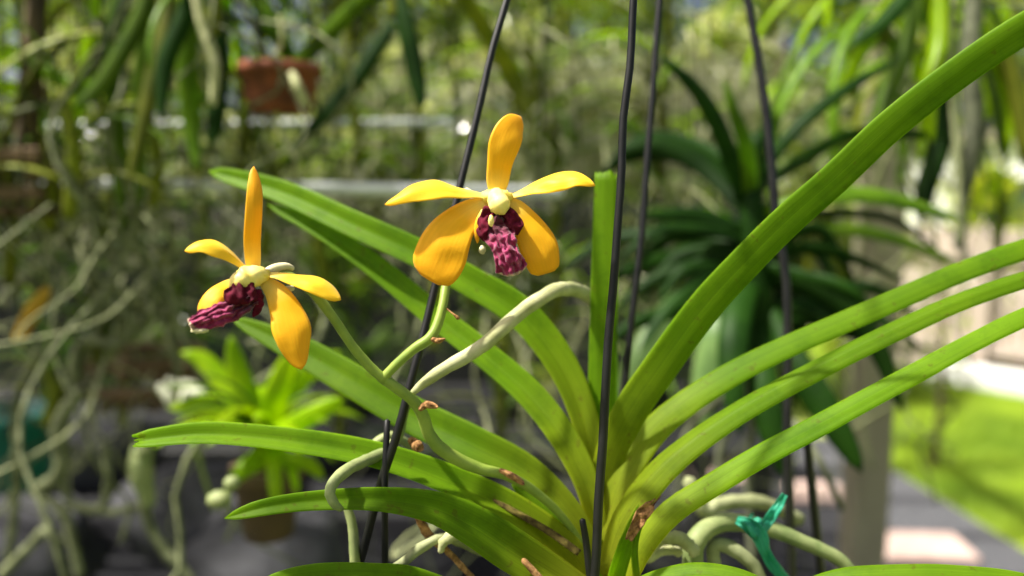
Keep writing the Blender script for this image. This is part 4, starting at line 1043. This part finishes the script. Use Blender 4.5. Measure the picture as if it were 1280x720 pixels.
# small young / old sheath leaves at the base
strap('leaf', [(760, 760, .33, 26), (775, 700, .325, 24), (790, 660, .32, 20), (806, 632, .318, 20)], M['leaf'], vo, roll=.3, fold=-.5, tip=0, ragged=.9, wave=.3)
strap('leaf_sheath', [(786, 674, .319, 12), (794, 656, .317, 17), (803, 641, .316, 20), (815, 629, .316, 17)], M['bract'], vo, roll=.3, fold=-.6, tip=.08, tip_min=.5, ragged=1.6, wave=.6, thick=.0006, cols=12, seed=3)
strap('leaf', [(800, 740, .325, 14), (795, 690, .322, 14), (800, 660, .32, 12), (812, 640, .32, 6)], M['leaf'], vo, roll=.9, fold=.5, tip=.1)
strap('leaf_sheath', [(725, 690, .33, 14), (690, 665, .334, 14), (650, 642, .336, 12), (610, 620, .338, 7)], M['bract_dark'], vo, roll=.9, fold=.4, tip=.1)
strap('leaf', [(735, 690, .345, 20), (705, 655, .345, 22), (670, 625, .345, 20), (640, 605, .345, 10)], M['leaf'], vo, roll=.7, fold=.5, tip=.1)

# aerial roots of the foreground plant
tube('aerial_root', [(770, 440, .42, 12), (757, 402, .415, 15), (743, 378, .400, 17), (724, 364, .375, 18), (698, 362, .35, 18), (668, 378, .34, 18), (640, 400, .332, 18), (612, 425, .326, 18), (585, 444, .322, 17.5), (555, 461, .318, 16), (532, 477, .316, 13), (517, 490, .316, 8)],
     M['root_pale'], vo, segs=60, sides=14, bump=.12)
tube('aerial_root', [(517, 490, .317, 8), (506, 515, .335, 10), (498, 545, .34, 12), (478, 566, .335, 14), (452, 578, .320, 15), (430, 590, .308, 15), (415, 606, .300, 14), (413, 620, .298, 13), (420, 632, .298, 11), (426, 636, .302, 8)],
     M['root_green'], vo, segs=40, sides=12, bump=.15)
tube('aerial_root', [(440, 575, .35, 10), (462, 560, .35, 12), (488, 545, .352, 12), (520, 560, .36, 10)], M['root_green'], vo, segs=24, sides=10, bump=.15)
tube('aerial_root', [(432, 628, .33, 10), (440, 655, .33, 12), (443, 690, .33, 13), (445, 740, .33, 13)], M['root_green'], vo, segs=20, sides=10, bump=.1)
tube('aerial_root', [(660, 700, .36, 8), (600, 690, .34, 9), (560, 672, .33, 12), (530, 682, .325, 14), (505, 702, .322, 12), (484, 715, .32, 8)], M['root'], vo, segs=30, sides=10, bump=.4)
tube('aerial_root', [(505, 612, .33, 8), (520, 640, .33, 10), (535, 668, .33, 12), (560, 690, .33, 9), (590, 722, .33, 8)], M['bract'], vo, segs=24, sides=8, bump=.4)
tube('aerial_root', [(550, 690, .325, 7), (556, 676, .325, 14), (572, 668, .325, 14), (584, 672, .325, 6)], M['root_pale'], vo, segs=16, sides=8, bump=.4)
tube('aerial_root', [(654, 700, .318, 7), (665, 712, .318, 9), (690, 740, .318, 10)], M['bract'], vo, segs=12, sides=8, bump=.2)
tube('aerial_root', [(1075, 730, .37, 16), (1050, 700, .37, 17), (1010, 680, .37, 18), (970, 664, .37, 20), (930, 654, .37, 22), (895, 655, .365, 24), (870, 675, .36, 26), (866, 705, .36, 26), (870, 760, .36, 24)], M['root_green'], vo, segs=50, sides=14, bump=.12)
tube('aerial_root', [(960, 760, .365, 16), (945, 712, .365, 17), (915, 686, .365, 18), (893, 682, .365, 18), (893, 705, .365, 17), (905, 760, .365, 16)], M['root'], vo, segs=40, sides=12, bump=.12)
tube('aerial_root', [(870, 690, .35, 16), (850, 674, .35, 18), (825, 675, .35, 14), (812, 692, .35, 10), (800, 705, .35, 9)], M['root_pale'], vo, segs=30, sides=12, bump=.4)
tube('aerial_root', [(850, 690, .355, 12), (830, 688, .355, 13), (808, 700, .35, 11)], M['root_pale'], vo, segs=16, sides=10, bump=.4)
tube('aerial_root', [(860, 600, .45, 16), (880, 640, .45, 18), (900, 630, .46, 18), (950, 628, .47, 18), (1000, 650, .48, 16)], M['root'], vo, segs=30, sides=10, bump=.2)
# teal tie round the root
tt = empty('plastic_tie', P(948, 668, .36), 'teal green plastic ribbon knotted round the thick root at lower right', 'tie')
strap('ribbon', [(981, 618, .358, 9), (970, 637, .357, 14), (957, 656, .355, 15), (948, 668, .354, 13)], M['tie'], tt, fold=-.5, tip=0, wave=.9, seed=2, thick=.0003, cols=10)
strap('ribbon', [(922, 650, .358, 10), (935, 656, .354, 20), (948, 668, .353, 24), (956, 688, .355, 16), (966, 706, .358, 17), (985, 728, .36, 14)], M['tie'], tt, fold=-.5, tip=0, wave=1.0, seed=5, thick=.0003, cols=10)
strap('ribbon', [(950, 648, .357, 16), (945, 662, .353, 18), (944, 676, .356, 14)], M['tie'], tt, fold=.5, tip=.2, wave=.9, seed=7, thick=.0003, cols=10)
V, F, UV = tube_geo([Vector((*P(940, 644, .372), .0012)), Vector((*P(936, 655, .355), .0012)), Vector((*P(942, 668, .35), .0014)), Vector((*P(950, 672, .372), .0012))], 12, 8); obj('knot', V, F, M['tie'], tt, UV)

# flower stalk
st = tube('flower_stalk', [(735, 690, .345, 8), (700, 643, .34, 10), (665, 612, .335, 12), (632, 594, .33, 13), (600, 586, .328, 15), (570, 573, .325, 17), (548, 558, .322, 17), (535, 540, .32, 16), (528, 518, .318, 15), (515, 500, .315, 14), (497, 486, .312, 14), (478, 472, .31, 14)],
          M['stalk'], vo, segs=50, sides=12, bump=.08)
tube('pedicel', [(481, 475, .31, 13), (462, 458, .308, 13), (440, 432, .305, 12), (420, 402, .302, 12), (402, 378, .30, 13), (388, 362, .298, 13), (362, 345, .298, 12), (345, 338, .298, 11)], M['stalk'], st, segs=40, sides=12, bump=.08)
tube('pedicel', [(478, 474, .31, 13), (496, 455, .31, 12), (518, 436, .31, 13), (538, 422, .31, 14), (548, 402, .312, 13), (554, 378, .315, 12), (560, 345, .32, 12), (575, 305, .322, 11), (595, 270, .318, 11), (612, 252, .31, 12)], M['stalk'], st, segs=50, sides=12, bump=.08)
strap('bract', [(624, 587, .325, 9), (634, 592, .3225, 13), (645, 598, .3225, 14), (656, 606, .3225, 9)], M['bract'], st, fold=.9, tip=.1, ragged=1.2, wave=.5, thick=.0005, cols=10)
strap('bract', [(524, 512, .312, 8), (534, 506, .310, 13), (548, 509, .309, 6)], M['bract'], st, fold=.7, tip=.2, wave=.6)
strap('bract', [(540, 424, .308, 8), (548, 426, .306, 9), (557, 423, .306, 3)], M['bract'], st, fold=.7, tip=.2, wave=.5)
strap('bract', [(512, 548, .325, 10), (520, 556, .322, 18), (529, 563, .322, 12)], M['bract'], st, fold=.6, tip=.2, wave=.6)
tube('bract', [(556, 384, .314, 2.5), (566, 392, .312, 2.5), (573, 398, .312, 6)], M['bract'], st, segs=8, sides=6, bump=.5)

PK = dict(segs=26, cols=12, thick=.00045, crease=.6)
def petal(name, pts, par, **k):
    kk = dict(PK); kk.update(k)
    return strap(name, pts, M['petal_sunlit' if name == 'petal' else 'petal'], par, **kk)

# ---- flower in the middle
d = .302
V, F, _ = tube_geo([Vector((*P(619, 243, d + .001), .0030)), Vector((*P(621, 249, d - .003), .0036)), Vector((*P(625, 257, d - .006), .0040)), Vector((*P(628, 263, d - .007), .0028))], 14, 16, bump=.15, seed=3)
fl = obj('flower', V, F, M['column'], vo, label='upper golden flower facing the camera with a wrinkled magenta lip')
V, F = blob_geo(P(621, 246, d), (.0060, .0040, .0030), None, 20, 14, .25, 3, 8); obj('flower_base', V, F, M['cbase'], fl)
petal('dorsal_sepal', [(621, 246, d, 14), (622, 230, d - .001, 28), (625, 205, d - .002, 33), (631, 180, d - .003, 41), (640, 160, d - .002, 37), (651, 146, d + .001, 20)], fl, fold=.22, tip=.1, tip_min=.2, roll=.15, wave=.07, seed=1)
petal('petal', [(612, 247, d, 12), (596, 242, d - .001, 14), (570, 238, d - .004, 26), (545, 234, d - .007, 36), (520, 238, d - .009, 32), (498, 248, d - .010, 17), (481, 256, d - .010, 8)], fl, fold=.3, tip=.08, roll=lambda u: 1.0 - .3 * u, wave=.15, seed=2, crease=.3)
petal('petal', [(632, 246, d, 12), (648, 241, d - .001, 14), (668, 233, d - .004, 26), (692, 225, d - .007, 36), (715, 222, d - .009, 30), (732, 226, d - .010, 17), (744, 232, d - .010, 8)], fl, fold=.3, tip=.08, roll=lambda u: -(1.0 - .3 * u), wave=.15, seed=7, crease=.3)
petal('lateral_sepal', [(609, 252, d, 14), (590, 263, d - .002, 34), (570, 282, d - .006, 52), (557, 302, d - .008, 64), (549, 322, d - .008, 68), (542, 338, d - .008, 62), (536, 350, d - .007, 46)], fl, fold=.2, tip=.05, tip_min=.6, roll=.2, wave=.07, seed=3)
petal('lateral_sepal', [(634, 250, d, 14), (646, 262, d - .001, 28), (661, 284, d - .002, 42), (673, 306, d - .003, 50), (679, 326, d - .003, 46), (683, 342, d - .002, 36)], fl, fold=.2, tip=.05, tip_min=.65, roll=-.25, wave=.07, seed=4)
tube('spur', [(606, 252, d + .002, 9), (592, 246, d + .006, 11), (583, 238, d + .010, 8)], M['spur'], fl, segs=10, sides=10)
def lip(pts, par, seed, **k):
    pts = [pw(t) for t in pts]
    V, F, UV = strap_geo(pts, segs=46, cols=22, thick=.0022, **k)
    V = [v + Vector((noise.noise(v * 620 + Vector((seed, 0, 0))), noise.noise(v * 620 + Vector((0, seed, 9))), noise.noise(v * 620 + Vector((5, 0, seed))))) * .0007 for v in V]
    V = [v + (CAM - v).normalized() * (.0009 * math.sin(UV[i][1] * 26 + 3 * noise.noise(Vector((UV[i][0] * 6, UV[i][1] * 3, seed)))) + .0016 * noise.noise(Vector((UV[i][0] * 9, UV[i][1] * 4, seed + 3)))) for i, v in enumerate(V)]
    return obj('lip', V, F, M['lip'], par, UV)
d2 = d - .006
lp = lip([(622, 268, d2 + .003, 34), (621, 280, d2, 46), (625, 292, d2 - .003, 44), (630, 306, d2 - .005, 35), (636, 322, d2 - .006, 37), (641, 337, d2 - .005, 43), (642, 343, d2 - .004, 40)], fl, 3, fold=.4, crease=.3, tip=.04, tip_min=.7, wave=.3, roll=-.15)
strap('throat', [(622, 260, d2 + .002, 34), (622, 274, d2 + .001, 50), (622, 290, d2 + .002, 48), (622, 304, d2 + .004, 30)], M['maroon'], lp, fold=-.4, tip=.1, thick=.002, wave=.4, crease=.4, cols=12)
strap('side_lobe', [(612, 264, d2, 14), (605, 276, d2 - .001, 18), (602, 290, d2 - .002, 17), (606, 302, d2 - .001, 8)], M['maroon'], lp, fold=.2, tip=.12, roll=.5, thick=.0007, wave=.6, seed=4, cols=10)
strap('side_lobe', [(634, 264, d2, 14), (643, 273, d2 - .001, 20), (647, 284, d2 - .001, 17), (646, 294, d2, 7)], M['maroon'], lp, fold=.2, tip=.12, roll=-.5, thick=.0007, wave=.6, seed=6, cols=10)
strap('side_lobe', [(603, 262, d2 + .003, 8), (596, 276, d2 + .001, 12), (594, 292, d2 + .001, 11), (597, 304, d2 + .002, 5)], M['petal'], lp, fold=.5, tip=.1, roll=.9, thick=.0006)
V, F = blob_geo(P(603, 312, d2 + .002), (.0014, .0014, .0018), None, 10, 8, .3, 2, 1); obj('lip_callus', V, F, M['spur'], lp)
V, F = blob_geo(P(614, 276, d2 - .004), (.0011, .0011, .0022), None, 10, 8, .3, 2, 1); obj('anther_cap', V, F, M['column'], fl)

# ---- flower at left, turned to the left
d = .292
V, F, _ = tube_geo([Vector((*P(330, 344, d), .0026)), Vector((*P(318, 345, d - .003), .0038)), Vector((*P(304, 350, d - .005), .0042)), Vector((*P(292, 356, d - .007), .0028))], 16, 16, bump=.2, seed=5)
f2 = obj('flower', V, F, M['column'], vo, label='lower left golden flower turned sideways with a dark magenta lip')
V, F = blob_geo(P(316, 344, d - .001), (.0062, .0042, .0030), None, 18, 12, .25, 3, 2); obj('flower_base', V, F, M['cbase'], f2)
petal('dorsal_sepal', [(318, 342, d, 14), (317, 328, d - .001, 21), (316, 300, d - .003, 23), (318, 265, d - .004, 23), (319, 235, d - .003, 20), (317, 208, d, 7)], f2, fold=.35, tip=.08, roll=.3, wave=.06, seed=11)
petal('petal', [(312, 342, d, 10), (301, 330, d - .003, 12), (287, 318, d - .007, 22), (268, 308, d - .010, 30), (250, 306, d - .012, 22), (231, 314, d - .013, 9)], f2, fold=.3, tip=.08, roll=lambda u: .9 - .1 * u, wave=.12, seed=12, crease=.3)
petal('petal', [(330, 343, d, 10), (345, 343, d - .001, 14), (367, 347, d - .001, 24), (390, 352, d - .001, 33), (410, 362, d, 30), (426, 375, d + .001, 15)], f2, fold=.3, tip=.12, roll=lambda u: -(.95 - .2 * u), wave=.12, seed=13, crease=.3)
petal('lateral_sepal', [(300, 350, d, 12), (286, 358, d - .004, 24), (270, 370, d - .008, 30), (260, 384, d - .010, 30), (256, 398, d - .011, 20)], f2, fold=.25, tip=.14, roll=.5, wave=.07, seed=14)
petal('lateral_sepal', [(330, 350, d, 16), (346, 366, d - .002, 30), (358, 388, d - .004, 42), (365, 410, d - .006, 50), (369, 432, d - .007, 40), (377, 462, d - .007, 14)], f2, fold=.25, tip=.1, roll=-.2, wave=.07, seed=15)
tube('spur', [(326, 345, d + .002, 10), (342, 336, d + .004, 12), (357, 333, d + .006, 10), (366, 336, d + .008, 7)], M['spur'], f2, segs=12, sides=12)
tube('spur', [(340, 352, d + .003, 8), (352, 362, d + .006, 10), (366, 360, d + .010, 7)], M['spur'], f2, segs=12, sides=12)
d2 = d - .008
lp = lip([(318, 372, d2 + .003, 24), (304, 378, d2, 30), (288, 386, d2 - .003, 34), (268, 394, d2 - .006, 33), (252, 400, d2 - .008, 32), (237, 407, d2 - .009, 24)], f2, 8, fold=.5, crease=.3, tip=.05, tip_min=.6, wave=.3, roll=.4)
strap('side_lobe', [(320, 364, d2 + .001, 22), (302, 366, d2 - .002, 30), (288, 366, d2 - .003, 26), (280, 364, d2 - .003, 12)], M['maroon'], lp, fold=.2, tip=.1, roll=.4, thick=.0008, wave=.6, cols=10)
strap('side_lobe', [(324, 362, d2 + .004, 12), (326, 376, d2 + .003, 18), (322, 390, d2 + .003, 14), (316, 396, d2 + .002, 7)], M['maroon'], lp, fold=.5, tip=.1, roll=-.8, thick=.001, wave=.4)
V, F = blob_geo(P(250, 413, d2 - .008), (.0030, .0018, .0010), None, 12, 8, .4, 3, 1); obj('lip_callus', V, F, M['spur'], lp)

# little green buds in the gap at lower left
e = empty('bud_spray', P(275, 620, .55), 'two small round green buds hanging beside the lowest left leaf tip', 'buds')
V, F = blob_geo(P(290, 604, .55), (.0055, .005, .0052), None, 12, 10, .1, 2); obj('bud', V, F, M['root_green'], e)
V, F = blob_geo(P(274, 624, .55), (.0085, .007, .0062), None, 12, 10, .1, 2); obj('bud', V, F, M['root_green'], e)
tube('bud_stem', [(290, 600, .55, 3), (287, 625, .55, 4), (286, 650, .56, 3)], M['root_green'], e, segs=8, sides=6)
